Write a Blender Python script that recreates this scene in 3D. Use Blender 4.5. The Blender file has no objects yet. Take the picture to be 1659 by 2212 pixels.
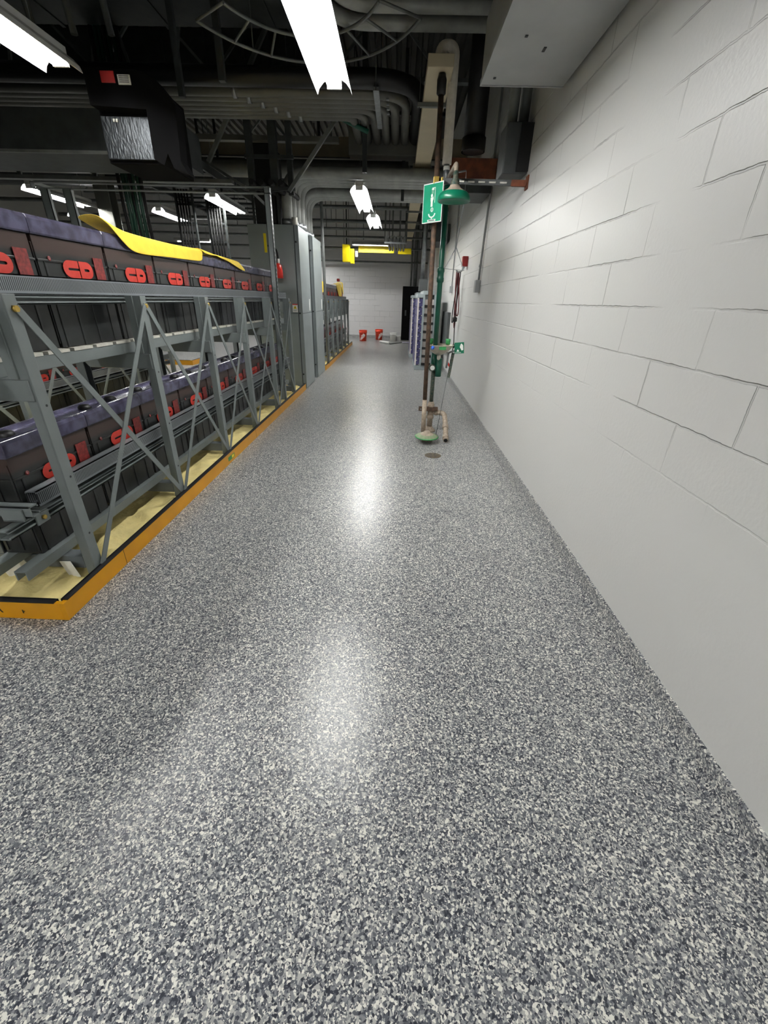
import bpy, bmesh, math, random
from mathutils import Vector, Matrix
random.seed(7)
S = bpy.context.scene
COL = S.collection

# ---------------------------------------------------------------- camera, light level
cam_d = bpy.data.cameras.new('camera')
cam = bpy.data.objects.new('camera', cam_d)
COL.objects.link(cam)
FPX, PITCH, ROLL, YAW, CAM_H = 906.45, math.radians(26.807), math.radians(1.5795), math.radians(-0.9442), 1.44
fw = Vector((math.sin(YAW)*math.cos(PITCH), math.cos(YAW)*math.cos(PITCH), -math.sin(PITCH)))
r0 = Vector((math.cos(YAW), -math.sin(YAW), 0))
u0 = r0.cross(fw)
rt = r0*math.cos(ROLL) + u0*math.sin(ROLL)
up = -r0*math.sin(ROLL) + u0*math.cos(ROLL)
cam.matrix_world = Matrix(((rt.x, up.x, -fw.x, 0), (rt.y, up.y, -fw.y, 0), (rt.z, up.z, -fw.z, CAM_H), (0, 0, 0, 1)))
cam_d.sensor_fit = 'HORIZONTAL'
cam_d.sensor_width = 36.0
cam_d.lens = FPX/1659*36.0
cam_d.clip_start = 0.05
cam_d.clip_end = 100
S.camera = cam
w = bpy.data.worlds.new('world')
S.world = w
w.use_nodes = True
w.node_tree.nodes['Background'].inputs[0].default_value = (0.02, 0.021, 0.023, 1)
w.node_tree.nodes['Background'].inputs[1].default_value = 1.0
S.view_settings.view_transform = 'Standard'
S.view_settings.look = 'None'
S.view_settings.gamma = 1.0
S.view_settings.use_curve_mapping = False
S.view_settings.exposure = 0.70
TUBE_POWER = 70.0       # strength of the fluorescent tubes

# ---------------------------------------------------------------- materials
def lin(c):
    return tuple(((v/255)/12.92 if v/255 <= 0.04045 else ((v/255+0.055)/1.055)**2.4) for v in c) + (1,)

def mat(name, rgb, rough=0.5, metal=0.0, vary=0.12, scale=6.0, bump=0.0, bscale=40.0, rgb2=None, spec=0.5, coat=0.0, stretch=(1, 1, 1)):
    m = bpy.data.materials.new(name)
    m.use_nodes = True
    nt = m.node_tree
    b = nt.nodes['Principled BSDF']
    b.inputs['Roughness'].default_value = rough
    b.inputs['Metallic'].default_value = metal
    b.inputs['Specular IOR Level'].default_value = spec
    b.inputs['Coat Weight'].default_value = coat
    tc = nt.nodes.new('ShaderNodeTexCoord')
    mp = nt.nodes.new('ShaderNodeMapping')
    mp.inputs['Scale'].default_value = stretch
    nt.links.new(tc.outputs['Object'], mp.inputs['Vector'])
    n = nt.nodes.new('ShaderNodeTexNoise')
    n.inputs['Scale'].default_value = scale
    n.inputs['Detail'].default_value = 4
    nt.links.new(mp.outputs[0], n.inputs['Vector'])
    r = nt.nodes.new('ShaderNodeValToRGB')
    c = lin(rgb)
    if rgb2:
        c0, c1 = lin(rgb2), c
    else:
        c0 = tuple(v*(1-vary) for v in c[:3]) + (1,)
        c1 = tuple(min(1, v*(1+vary)) for v in c[:3]) + (1,)
    r.color_ramp.elements[0].position, r.color_ramp.elements[1].position = 0.35, 0.65
    r.color_ramp.elements[0].color, r.color_ramp.elements[1].color = c0, c1
    nt.links.new(n.outputs['Fac'], r.inputs[0])
    nt.links.new(r.outputs[0], b.inputs['Base Color'])
    if bump > 0:
        n2 = nt.nodes.new('ShaderNodeTexNoise')
        n2.inputs['Scale'].default_value = bscale
        n2.inputs['Detail'].default_value = 3
        nt.links.new(mp.outputs[0], n2.inputs['Vector'])
        bp = nt.nodes.new('ShaderNodeBump')
        bp.inputs['Strength'].default_value = bump
        bp.inputs['Distance'].default_value = 0.01 if bscale >= 15 else 0.03
        nt.links.new(n2.outputs['Fac'], bp.inputs['Height'])
        nt.links.new(bp.outputs[0], b.inputs['Normal'])
    return m

def emit(name, rgb, strength):
    m = bpy.data.materials.new(name)
    m.use_nodes = True
    b = m.node_tree.nodes['Principled BSDF']
    b.inputs['Base Color'].default_value = lin(rgb)
    b.inputs['Emission Color'].default_value = lin(rgb)
    b.inputs['Emission Strength'].default_value = strength
    return m

def floor_material():
    m = bpy.data.materials.new('flake_epoxy')
    m.use_nodes = True
    nt = m.node_tree
    L = nt.links.new
    b = nt.nodes['Principled BSDF']
    tc = nt.nodes.new('ShaderNodeTexCoord')
    nz = nt.nodes.new('ShaderNodeTexNoise')
    nz.inputs['Scale'].default_value = 60
    nz.inputs['Detail'].default_value = 3
    L(tc.outputs['Object'], nz.inputs['Vector'])
    mx = nt.nodes.new('ShaderNodeMix')
    mx.data_type = 'RGBA'
    mx.blend_type = 'LINEAR_LIGHT'
    mx.inputs['Factor'].default_value = 0.003
    L(tc.outputs['Object'], mx.inputs['A'])
    L(nz.outputs['Color'], mx.inputs['B'])
    def flakes(scale, stops):
        v = nt.nodes.new('ShaderNodeTexVoronoi')
        v.inputs['Scale'].default_value = scale
        L(mx.outputs['Result'], v.inputs['Vector'])
        s = nt.nodes.new('ShaderNodeSeparateColor')
        L(v.outputs['Color'], s.inputs[0])
        r = nt.nodes.new('ShaderNodeValToRGB')
        r.color_ramp.interpolation = 'CONSTANT'
        els = r.color_ramp.elements
        els[0].position, els[0].color = stops[0][0], lin(stops[0][1])
        els[1].position, els[1].color = stops[1][0], lin(stops[1][1])
        for p, c in stops[2:]:
            e = els.new(p)
            e.color = lin(c)
        L(s.outputs[0], r.inputs[0])
        return r, s
    A, sA = flakes(165, [(0.0, (52, 55, 64)), (0.20, (88, 92, 98)), (0.42, (128, 130, 132)), (0.62, (174, 174, 170)), (0.82, (226, 225, 216))])
    B, sB = flakes(280, [(0.0, (58, 61, 71)), (0.26, (100, 104, 110)), (0.52, (154, 155, 153)), (0.78, (216, 215, 206))])
    pick = nt.nodes.new('ShaderNodeMath')
    pick.operation = 'GREATER_THAN'
    pick.inputs[1].default_value = 0.55
    L(sA.outputs[1], pick.inputs[0])
    mc = nt.nodes.new('ShaderNodeMix')
    mc.data_type = 'RGBA'
    L(pick.outputs[0], mc.inputs['Factor'])
    L(A.outputs[0], mc.inputs['A'])
    L(B.outputs[0], mc.inputs['B'])
    # broad uneven spread of flakes
    n3 = nt.nodes.new('ShaderNodeTexNoise')
    n3.inputs['Scale'].default_value = 1.3
    n3.inputs['Detail'].default_value = 2
    L(tc.outputs['Object'], n3.inputs['Vector'])
    r3 = nt.nodes.new('ShaderNodeMapRange')
    r3.inputs['To Min'].default_value = 0.86
    r3.inputs['To Max'].default_value = 1.1
    L(n3.outputs['Fac'], r3.inputs['Value'])
    vm = nt.nodes.new('ShaderNodeVectorMath')
    vm.operation = 'SCALE'
    L(mc.outputs['Result'], vm.inputs[0])
    L(r3.outputs[0], vm.inputs['Scale'])
    L(vm.outputs[0], b.inputs['Base Color'])
    b.inputs['Roughness'].default_value = 0.275
    b.inputs['Specular IOR Level'].default_value = 0.42
    bp = nt.nodes.new('ShaderNodeBump')
    bp.inputs['Strength'].default_value = 0.25
    bp.inputs['Distance'].default_value = 0.004
    n4 = nt.nodes.new('ShaderNodeTexNoise')
    n4.inputs['Scale'].default_value = 90
    n4.inputs['Detail'].default_value = 2
    L(tc.outputs['Object'], n4.inputs['Vector'])
    L(n4.outputs['Fac'], bp.inputs['Height'])
    L(bp.outputs[0], b.inputs['Normal'])
    return m

def block_wall_material(name, rgb, along, z0, row, width, shift, strength=1.0, smooth_to=0.72):
    # painted concrete block: brick pattern drawn on (along, z)
    m = bpy.data.materials.new(name)
    m.use_nodes = True
    nt = m.node_tree
    L = nt.links.new
    b = nt.nodes['Principled BSDF']
    tc = nt.nodes.new('ShaderNodeTexCoord')
    sp = nt.nodes.new('ShaderNodeSeparateXYZ')
    L(tc.outputs['Object'], sp.inputs[0])
    a1 = nt.nodes.new('ShaderNodeMath'); a1.operation = 'ADD'; a1.inputs[1].default_value = shift
    L(sp.outputs[along], a1.inputs[0])
    a2 = nt.nodes.new('ShaderNodeMath'); a2.operation = 'SUBTRACT'; a2.inputs[1].default_value = z0
    L(sp.outputs['Z'], a2.inputs[0])
    cb = nt.nodes.new('ShaderNodeCombineXYZ')
    L(a1.outputs[0], cb.inputs[0]); L(a2.outputs[0], cb.inputs[1])
    nz = nt.nodes.new('ShaderNodeTexNoise')
    nz.inputs['Scale'].default_value = 22
    nz.inputs['Detail'].default_value = 3
    L(tc.outputs['Object'], nz.inputs['Vector'])
    mx = nt.nodes.new('ShaderNodeMix'); mx.data_type = 'RGBA'; mx.blend_type = 'LINEAR_LIGHT'
    mx.inputs['Factor'].default_value = 0.006
    L(cb.outputs[0], mx.inputs['A']); L(nz.outputs['Color'], mx.inputs['B'])
    br = nt.nodes.new('ShaderNodeTexBrick')
    br.offset = 0.5
    br.inputs['Scale'].default_value = 1.0
    br.inputs['Brick Width'].default_value = width
    br.inputs['Row Height'].default_value = row
    br.inputs['Mortar Size'].default_value = 0.0055
    br.inputs['Mortar Smooth'].default_value = 0.6
    L(mx.outputs['Result'], br.inputs['Vector'])
    # thick paint fills many of the joints
    n2 = nt.nodes.new('ShaderNodeTexNoise')
    n2.inputs['Scale'].default_value = 1.7
    n2.inputs['Detail'].default_value = 3
    L(tc.outputs['Object'], n2.inputs['Vector'])
    r2 = nt.nodes.new('ShaderNodeMapRange')
    r2.inputs['From Min'].default_value = 0.38
    r2.inputs['From Max'].default_value = 0.62
    L(n2.outputs['Fac'], r2.inputs['Value'])
    rz = nt.nodes.new('ShaderNodeMapRange')
    rz.inputs['From Min'].default_value = smooth_to
    rz.inputs['From Max'].default_value = smooth_to+0.45
    L(sp.outputs['Z'], rz.inputs['Value'])
    m0 = nt.nodes.new('ShaderNodeMath'); m0.operation = 'MULTIPLY'
    L(rz.outputs[0], m0.inputs[0]); L(r2.outputs[0], m0.inputs[1])
    mm = nt.nodes.new('ShaderNodeMath'); mm.operation = 'MULTIPLY'
    L(br.outputs['Fac'], mm.inputs[0]); L(m0.outputs[0], mm.inputs[1])
    n5 = nt.nodes.new('ShaderNodeTexNoise')
    n5.inputs['Scale'].default_value = 55
    n5.inputs['Detail'].default_value = 4
    L(tc.outputs['Object'], n5.inputs['Vector'])
    hs = nt.nodes.new('ShaderNodeMath'); hs.operation = 'MULTIPLY_ADD'
    hs.inputs[1].default_value = -1.0
    L(mm.outputs[0], hs.inputs[0])
    h5 = nt.nodes.new('ShaderNodeMath'); h5.operation = 'MULTIPLY'; h5.inputs[1].default_value = 0.16
    L(n5.outputs['Fac'], h5.inputs[0])
    L(h5.outputs[0], hs.inputs[2])
    bp = nt.nodes.new('ShaderNodeBump')
    bp.inputs['Strength'].default_value = strength
    bp.inputs['Distance'].default_value = 0.006
    L(hs.outputs[0], bp.inputs['Height'])
    L(bp.outputs[0], b.inputs['Normal'])
    cr = nt.nodes.new('ShaderNodeMix'); cr.data_type = 'RGBA'
    cr.inputs['A'].default_value = lin(rgb)
    cr.inputs['B'].default_value = tuple(v*0.78 for v in lin(rgb)[:3]) + (1,)
    L(mm.outputs[0], cr.inputs['Factor'])
    L(cr.outputs['Result'], b.inputs['Base Color'])
    b.inputs['Roughness'].default_value = 0.42
    return m

def slot_material(name, rgb, pitch, duty=0.45):
    # pressed slots along Y (object space), a pattern of the sheet metal
    m = mat(name, rgb, 0.45, 0.2, 0.06)
    nt = m.node_tree
    L = nt.links.new
    b = nt.nodes['Principled BSDF']
    base = b.inputs['Base Color'].links[0].from_socket
    tc = nt.nodes['Texture Coordinate']
    sp = nt.nodes.new('ShaderNodeSeparateXYZ')
    L(tc.outputs['Object'], sp.inputs[0])
    d = nt.nodes.new('ShaderNodeMath'); d.operation = 'DIVIDE'; d.inputs[1].default_value = pitch
    L(sp.outputs['Y'], d.inputs[0])
    f = nt.nodes.new('ShaderNodeMath'); f.operation = 'FRACT'
    L(d.outputs[0], f.inputs[0])
    g = nt.nodes.new('ShaderNodeMath'); g.operation = 'LESS_THAN'; g.inputs[1].default_value = duty
    L(f.outputs[0], g.inputs[0])
    a = nt.nodes.new('ShaderNodeMath'); a.operation = 'ABSOLUTE'
    L(sp.outputs['Z'], a.inputs[0])
    k = nt.nodes.new('ShaderNodeMath'); k.operation = 'LESS_THAN'; k.inputs[1].default_value = 0.027
    L(a.outputs[0], k.inputs[0])
    mu = nt.nodes.new('ShaderNodeMath'); mu.operation = 'MULTIPLY'
    L(g.outputs[0], mu.inputs[0]); L(k.outputs[0], mu.inputs[1])
    mx = nt.nodes.new('ShaderNodeMix'); mx.data_type = 'RGBA'
    L(mu.outputs[0], mx.inputs['Factor'])
    L(base, mx.inputs['A'])
    mx.inputs['B'].default_value = lin((30, 33, 36))
    L(mx.outputs['Result'], b.inputs['Base Color'])
    return m

def jar_material():
    # smoky plastic: brown plate tops show through near the top of the jar
    m = mat('smoky_jar', (34, 36, 36), 0.32, 0, 0.3, 9)
    nt = m.node_tree
    L = nt.links.new
    b = nt.nodes['Principled BSDF']
    base = b.inputs['Base Color'].links[0].from_socket
    sp = nt.nodes.new('ShaderNodeSeparateXYZ')
    L(nt.nodes['Texture Coordinate'].outputs['Object'], sp.inputs[0])
    r = nt.nodes.new('ShaderNodeValToRGB')
    e = r.color_ramp.elements
    e[0].position, e[0].color = 0.430, (0, 0, 0, 1)
    e[1].position, e[1].color = 0.450, (1, 1, 1, 1)
    L(sp.outputs['Z'], r.inputs[0])
    mx = nt.nodes.new('ShaderNodeMix'); mx.data_type = 'RGBA'
    L(r.outputs[0], mx.inputs['Factor']); L(base, mx.inputs['A'])
    mx.inputs['B'].default_value = lin((60, 46, 42))
    L(mx.outputs['Result'], b.inputs['Base Color'])
    return m

M = {}
M['floor'] = floor_material()
M['wall_r'] = block_wall_material('painted_block_right', (206, 206, 203), 'Y', 0.0190, 0.2027, 0.6096, 3.889-2.796)
M['wall_far'] = block_wall_material('painted_block_far', (208, 208, 208), 'X', 0.019, 0.2027, 0.4064, 0.1, 0.9, -1.0)
M['wall_plain'] = mat('painted_wall', (150, 148, 142), 0.6, 0, 0.05, 1.5)
M['ceil'] = mat('roof_deck', (66, 65, 60), 0.7, 0, 0.15, 1.2, 0.1, 8)
M['rack'] = mat('rack_grey_paint', (110, 117, 117), 0.4, 0, 0.06, 5, 0.05, 60)
M['rack_dark'] = mat('rack_grey_darker', (92, 98, 100), 0.45, 0, 0.08, 5)  # darker tone of the rack grey, for rear legs and foot beams
M['slot'] = slot_material('slotted_grey', (124, 130, 134), 0.0107)
M['jar'] = jar_material()
M['lid'] = mat('indigo_lid', (72, 70, 90), 0.16, 0, 0.35, 14, 0.08, 25)
M['red_print'] = mat('red_print', (180, 48, 36), 0.5, 0, 0.08, 30)
M['dark_red'] = mat('dark_red_label', (112, 34, 31), 0.5, 0, 0.35, 60)
M['yellow_curb'] = mat('curb_yellow', (212, 148, 10), 0.38, 0, 0.06, 4, 0.04, 30)
M['black_trim'] = mat('black_trim', (22, 22, 24), 0.5, 0, 0.2, 20)
M['liner'] = mat('pale_yellow_liner', (236, 218, 150), 0.8, 0, 0.08, 8, 0.6, 14)
M['cloth'] = mat('yellow_cloth', (240, 205, 62), 0.75, 0, 0.06, 12, 0.2, 60)
M['white_insul'] = mat('white_insulator', (196, 194, 184), 0.6, 0, 0.1, 30)
M['steel'] = mat('galvanised', (150, 154, 156), 0.38, 0.75, 0.15, 14, 0.05, 40)
M['steel_dull'] = mat('dull_conduit', (112, 115, 113), 0.5, 0.3, 0.15, 8)
M['steel_dark'] = mat('dark_steel', (50, 54, 54), 0.55, 0.2, 0.2, 8)
M['duct'] = mat('sheet_duct', (104, 104, 98), 0.5, 0.35, 0.12, 3, 0.08, 8)
M['trough'] = mat('galv_trough', (158, 160, 159), 0.42, 0.15, 0.06, 3, 0.25, 5)
M['black'] = mat('black_paint', (16, 16, 18), 0.5, 0, 0.2, 10)
M['rubber'] = mat('black_rubber', (10, 10, 11), 0.7, 0, 0.2, 10)
M['beige'] = mat('beige_paint', (196, 184, 156), 0.6, 0, 0.05, 4)
M['white_pipe'] = mat('white_insulation', (214, 208, 196), 0.75, 0, 0.06, 30, 0.3, 70)
M['rust'] = mat('rusty_pipe', (94, 72, 56), 0.7, 0.15, 0.3, 30, 0.1, 60, rgb2=(64, 51, 41))
M['rust_orange'] = mat('orange_rust', (134, 76, 48), 0.8, 0, 0.3, 10, rgb2=(94, 50, 34))
M['green'] = mat('safety_green', (12, 104, 76), 0.3, 0, 0.1, 10)
M['green_worn'] = mat('worn_green_pipe', (34, 66, 58), 0.55, 0.1, 0.3, 60, rgb2=(96, 92, 80))
M['green_pipe'] = mat('green_pipe', (8, 78, 60), 0.35, 0, 0.15, 12)
M['scale'] = mat('limescale_steel', (164, 150, 134), 0.7, 0.1, 0.2, 40, 0.2, 80)
M['cap_green'] = mat('cap_green', (52, 140, 78), 0.5, 0, 0.1, 20)
M['bowl'] = mat('stainless_bowl', (196, 188, 172), 0.35, 0.45, 0.15, 20)
M['blue'] = mat('blue_handle', (38, 96, 205), 0.4)
M['white'] = mat('white_paint', (236, 236, 232), 0.5, 0, 0.03)
M['reflector'] = mat('white_enamel', (214, 214, 212), 0.35, 0, 0.02)
M['tube'] = emit('fluorescent_tube', (253, 253, 251), TUBE_POWER)
M['cab'] = mat('cabinet_grey', (138, 146, 146), 0.36, 0.1, 0.06, 3, 0.03, 50)
M['cab_seam'] = mat('cabinet_seam', (40, 43, 45), 0.6)
M['red'] = mat('bright_red', (206, 40, 30), 0.3, 0, 0.08)
M['alarm_red'] = mat('alarm_red', (158, 34, 32), 0.4, 0, 0.1)
M['orange'] = mat('bucket_orange', (228, 66, 34), 0.35, 0, 0.06)
M['yellow'] = mat('bright_yellow', (240, 216, 20), 0.4, 0, 0.05)
M['copper'] = mat('brass_fitting', (190, 160, 80), 0.35, 0.7, 0.2, 20)
M['box_grey'] = mat('grey_box', (74, 77, 78), 0.5, 0.1, 0.1)
M['conduit'] = mat('painted_conduit', (158, 160, 160), 0.45, 0.2, 0.08)
M['mod_blue'] = mat('indigo_module', (44, 42, 86), 0.4, 0, 0.35, 26, rgb2=(74, 72, 116))
M['mod_grey'] = mat('pale_rack_paint', (150, 160, 162), 0.45, 0, 0.06)
M['mod_white'] = mat('module_strip', (216, 210, 204), 0.5, 0, 0.1, 20)
M['cable_green'] = mat('green_cable', (12, 60, 44), 0.5, 0, 0.2)
M['cable_red'] = mat('dark_red_cable', (96, 22, 26), 0.5, 0, 0.2)
M['wood'] = mat('drain_brown', (90, 80, 64), 0.6, 0.2, 0.25, 60)
M['soot'] = mat('matt_black', (6, 6, 7), 0.9, 0, 0.2, 10, spec=0.1)
M['conduit_pale'] = mat('pale_conduit', (150, 152, 148), 0.5, 0.2, 0.12, 8)
M['sage'] = mat('worn_sage', (128, 142, 112), 0.6, 0, 0.12, 40)
M['perf'] = mat('woven_panel', (44, 47, 50), 0.35, 0.6, 0.1, 5, 0.5, 60, stretch=(1, 1, 0.35))

# ---------------------------------------------------------------- mesh helpers
class MB:
    def __init__(self):
        self.v, self.f, self.m, self.s, self.mats = [], [], [], [], []
    def _mi(self, mt):
        if mt is None:
            return -1
        if mt not in self.mats:
            self.mats.append(mt)
        return self.mats.index(mt)
    def add(self, vs, fs, mt=None, smooth=False):
        n = len(self.v)
        self.v += [tuple(p) for p in vs]
        i = self._mi(mt)
        for f in fs:
            self.f.append([k+n for k in f]); self.m.append(i); self.s.append(smooth)
        return self
    def box(self, x0, x1, y0, y1, z0, z1, mt=None):
        x0, x1 = sorted((x0, x1)); y0, y1 = sorted((y0, y1)); z0, z1 = sorted((z0, z1))
        vs = [(x, y, z) for z in (z0, z1) for y in (y0, y1) for x in (x0, x1)]
        return self.add(vs, [(0, 2, 3, 1), (4, 5, 7, 6), (0, 1, 5, 4), (2, 6, 7, 3), (0, 4, 6, 2), (1, 3, 7, 5)], mt)
    def bar(self, p, q, wid, thk, side=(1, 0, 0), mt=None):
        # flat bar from p to q; thk along 'side', wid along the other normal
        p, q, side = Vector(p), Vector(q), Vector(side)
        d = (q-p).normalized()
        n = d.cross(side).normalized()
        s = n.cross(d).normalized()
        vs = []
        for e in (p, q):
            for a, b in ((-1, -1), (1, -1), (1, 1), (-1, 1)):
                vs.append(e + n*(a*wid/2) + s*(b*thk/2))
        return self.add(vs, [(0, 1, 2, 3), (7, 6, 5, 4), (0, 4, 5, 1), (1, 5, 6, 2), (2, 6, 7, 3), (3, 7, 4, 0)], mt)
    def tube(self, pts, r, seg=12, mt=None, cap=True, radii=None):
        pts = [Vector(p) for p in pts]
        n = len(pts)
        d0 = (pts[1]-pts[0]).normalized()
        ref = Vector((0, 0, 1)) if abs(d0.z) < 0.9 else Vector((1, 0, 0))
        a = d0.cross(ref).normalized()
        vs = []
        for i, p in enumerate(pts):
            d = ((pts[min(i+1, n-1)]-pts[i]).normalized() + (pts[i]-pts[max(i-1, 0)]).normalized())
            d = d.normalized() if d.length > 1e-6 else d0
            a = (a - d*a.dot(d)).normalized()
            b = d.cross(a)
            rr = radii[i] if radii else r
            for k in range(seg):
                t = 2*math.pi*k/seg
                vs.append(p + (a*math.cos(t) + b*math.sin(t))*rr)
        fs = []
        for i in range(n-1):
            for k in range(seg):
                k2 = (k+1) % seg
                fs.append((i*seg+k, i*seg+k2, (i+1)*seg+k2, (i+1)*seg+k))
        base = len(self.v)
        self.add(vs, fs, mt, True)
        if cap:
            i = self._mi(mt)
            self.f.append([base+k for k in range(seg)][::-1]); self.m.append(i); self.s.append(False)
            self.f.append([base+(n-1)*seg+k for k in range(seg)]); self.m.append(i); self.s.append(False)
        return self
    def lathe(self, prof, c, seg=24, mt=None, tilt=None):
        # prof: list of (radius, z); revolved about the vertical through c
        c = Vector(c)
        vs, fs = [], []
        for r, z in prof:
            for k in range(seg):
                t = 2*math.pi*k/seg
                p = Vector((r*math.cos(t), r*math.sin(t), z))
                if tilt:
                    p = tilt @ p
                vs.append(c+p)
        for i in range(len(prof)-1):
            for k in range(seg):
                k2 = (k+1) % seg
                fs.append((i*seg+k, i*seg+k2, (i+1)*seg+k2, (i+1)*seg+k))
        return self.add(vs, fs, mt, True)
    def prism(self, poly, axis, a0, a1, mt=None):
        # poly in the two other axes (in x,y,z order), extruded along axis from a0 to a1
        n = len(poly)
        vs = []
        for a in (a0, a1):
            for p in poly:
                q = list(p); q.insert('xyz'.index(axis), a)
                vs.append(q)
        fs = [tuple(range(n)), tuple(range(2*n-1, n-1, -1))]
        fs += [(k, k+n, (k+1) % n+n, (k+1) % n) for k in range(n)]
        return self.add(vs, fs, mt)
    def build(self, name, mt=None, parent=None, bevel=0.0, solid=0.0, origin=None):
        pl = Vector(parent_loc(parent)) if parent else Vector((0, 0, 0))
        o0 = Vector(origin) if origin is not None else pl
        me = bpy.data.meshes.new(name)
        me.from_pydata([tuple(Vector(p)-o0) for p in self.v], [], self.f)
        ml = [mt] if mt else []
        if self.mats:
            if mt:
                ml = [mt] + self.mats
                self.m = [i+1 for i in self.m]
            else:
                ml = self.mats
        for x in ml:
            me.materials.append(x)
        for p, i, s in zip(me.polygons, self.m, self.s):
            p.material_index = max(i, 0) if self.mats else 0
            p.use_smooth = s
        bm = bmesh.new(); bm.from_mesh(me)
        bmesh.ops.recalc_face_normals(bm, faces=bm.faces)
        bm.to_mesh(me); bm.free()
        o = bpy.data.objects.new(name, me)
        COL.objects.link(o)
        if parent:
            o.parent = parent
        o.location = o0 - pl
        if bevel:
            b = o.modifiers.new('bevel', 'BEVEL'); b.width = bevel; b.segments = 2; b.limit_method = 'ANGLE'
        if solid:
            b = o.modifiers.new('solid', 'SOLIDIFY'); b.thickness = solid; b.offset = 0
        return o

def parent_loc(p):
    v = Vector((0, 0, 0))
    while p:
        v = v + p.location
        p = p.parent
    return v

def thing(name, label, cat, loc=(0, 0, 0), group=None):
    o = bpy.data.objects.new(name, None)
    COL.objects.link(o)
    o.empty_display_size = 0.1
    o.location = loc
    o['label'] = label; o['category'] = cat
    if group:
        o['group'] = group
    return o
def tag(o, label, cat, group=None):
    o['label'] = label; o['category'] = cat
    if group:
        o['group'] = group
    return o
def struct(o):
    o['kind'] = 'structure'
    return o
def copy_tree(o, parent=None):
    c = o.copy(); COL.objects.link(c)
    c.parent = parent
    for ch in list(o.children):
        copy_tree(ch, c)
    return c
def fillet(pts, r, n=6):
    # rounds the inner corners of a polyline
    pts = [Vector(p) for p in pts]
    out = [pts[0]]
    for i in range(1, len(pts)-1):
        a, b, c = pts[i-1], pts[i], pts[i+1]
        d1, d2 = (a-b).normalized(), (c-b).normalized()
        rr = min(r, (a-b).length*0.49, (c-b).length*0.49)
        p, q = b+d1*rr, b+d2*rr
        for k in range(n+1):
            t = k/n
            out.append(p*(1-t)**2 + b*2*t*(1-t) + q*t*t)
    out.append(pts[-1])
    return out
def text_mesh(body, name, size, depth, matrix, mt, parent=None, align='CENTER', bold=0.0):
    cu = bpy.data.curves.new(name, 'FONT')
    cu.body = body; cu.size = size; cu.extrude = depth; cu.align_x = align; cu.align_y = 'CENTER'; cu.offset = bold
    tmp = bpy.data.objects.new(name+'_curve', cu)
    COL.objects.link(tmp)
    dg = bpy.context.evaluated_depsgraph_get(); dg.update()
    me = bpy.data.meshes.new_from_object(tmp.evaluated_get(dg))
    bpy.data.objects.remove(tmp)
    me.materials.clear(); me.materials.append(mt)
    me.transform(matrix)
    if parent:
        me.transform(Matrix.Translation(-parent_loc(parent)))
    o = bpy.data.objects.new(name, me); COL.objects.link(o)
    if parent:
        o.parent = parent
    return o
def frame(origin, xdir, ydir):
    x = Vector(xdir).normalized(); y = Vector(ydir).normalized(); z = x.cross(y)
    return Matrix(((x.x, y.x, z.x, origin[0]), (x.y, y.y, z.y, origin[1]), (x.z, y.z, z.z, origin[2]), (0, 0, 0, 1)))
ORD = ['first', 'second', 'third', 'fourth', 'fifth', 'sixth', 'seventh', 'eighth', 'ninth', 'tenth', 'eleventh', 'twelfth']

# ---------------------------------------------------------------- the room
XW, YF, YB, XL, ZC = 1.107, 18.95, -4.2, -10.0, 4.75
struct(MB().box(XL, XW+0.2, YB, YF+0.2, -0.1, 0).build('floor', M['floor']))
struct(MB().box(XW, XW+0.2, YB, YF, 0, ZC).build('wall_right', M['wall_r']))
struct(MB().box(XL, XW+0.2, YF, YF+0.2, 0, ZC).build('wall_far', M['wall_far']))
struct(MB().box(XL-0.2, XL, YB, YF+0.2, 0, ZC).build('wall_left', M['wall_plain']))
struct(MB().box(XL, XW+0.2, YB-0.2, YB, 0, ZC).build('wall_back', M['wall_plain']))
cb = MB()
n = 74
poly = []
for i in range(n):                       # corrugated steel roof deck
    x = XL + (XW+0.2-XL)*i/n
    d = (XW+0.2-XL)/n
    poly += [(x, ZC), (x+d*0.45, ZC), (x+d*0.55, ZC+0.06), (x+d*0.9, ZC+0.06)]
poly += [(XW+0.2, ZC), (XW+0.2, ZC+0.2), (XL, ZC+0.2)]
cb.prism(poly, 'y', YB, YF+0.2)
struct(cb.build('ceiling', M['ceil']))
cove = [(XW, 0), (XW-0.030, 0), (XW-0.022, 0.012), (XW-0.014, 0.035), (XW-0.011, 0.1), (XW, 0.104)]
struct(MB().prism(cove, 'y', YB, YF).build('baseboard_right', M['floor']))
struct(MB().prism([(YF, 0), (YF-0.03, 0), (YF-0.02, 0.03), (YF-0.012, 0.11), (YF, 0.114)], 'x', XL, XW).build('baseboard_far', M['floor']))

# ---------------------------------------------------------------- battery racks
PITCH_C = 0.567
def strut_rail(mb, x0, x1, y0, y1, z0, z1):
    # C-shaped strut with its slot turned to the aisle (+X)
    t = 0.008
    mb.box(x0, x0+t, y0, y1, z0, z1)
    mb.box(x0, x1, y0, y1, z1-t, z1)
    mb.box(x0, x1, y0, y1, z0, z0+t)
    mb.box(x1-t, x1, y0, y1, z1-0.014, z1)
    mb.box(x1-t, x1, y0, y1, z0, z0+0.014)

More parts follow.
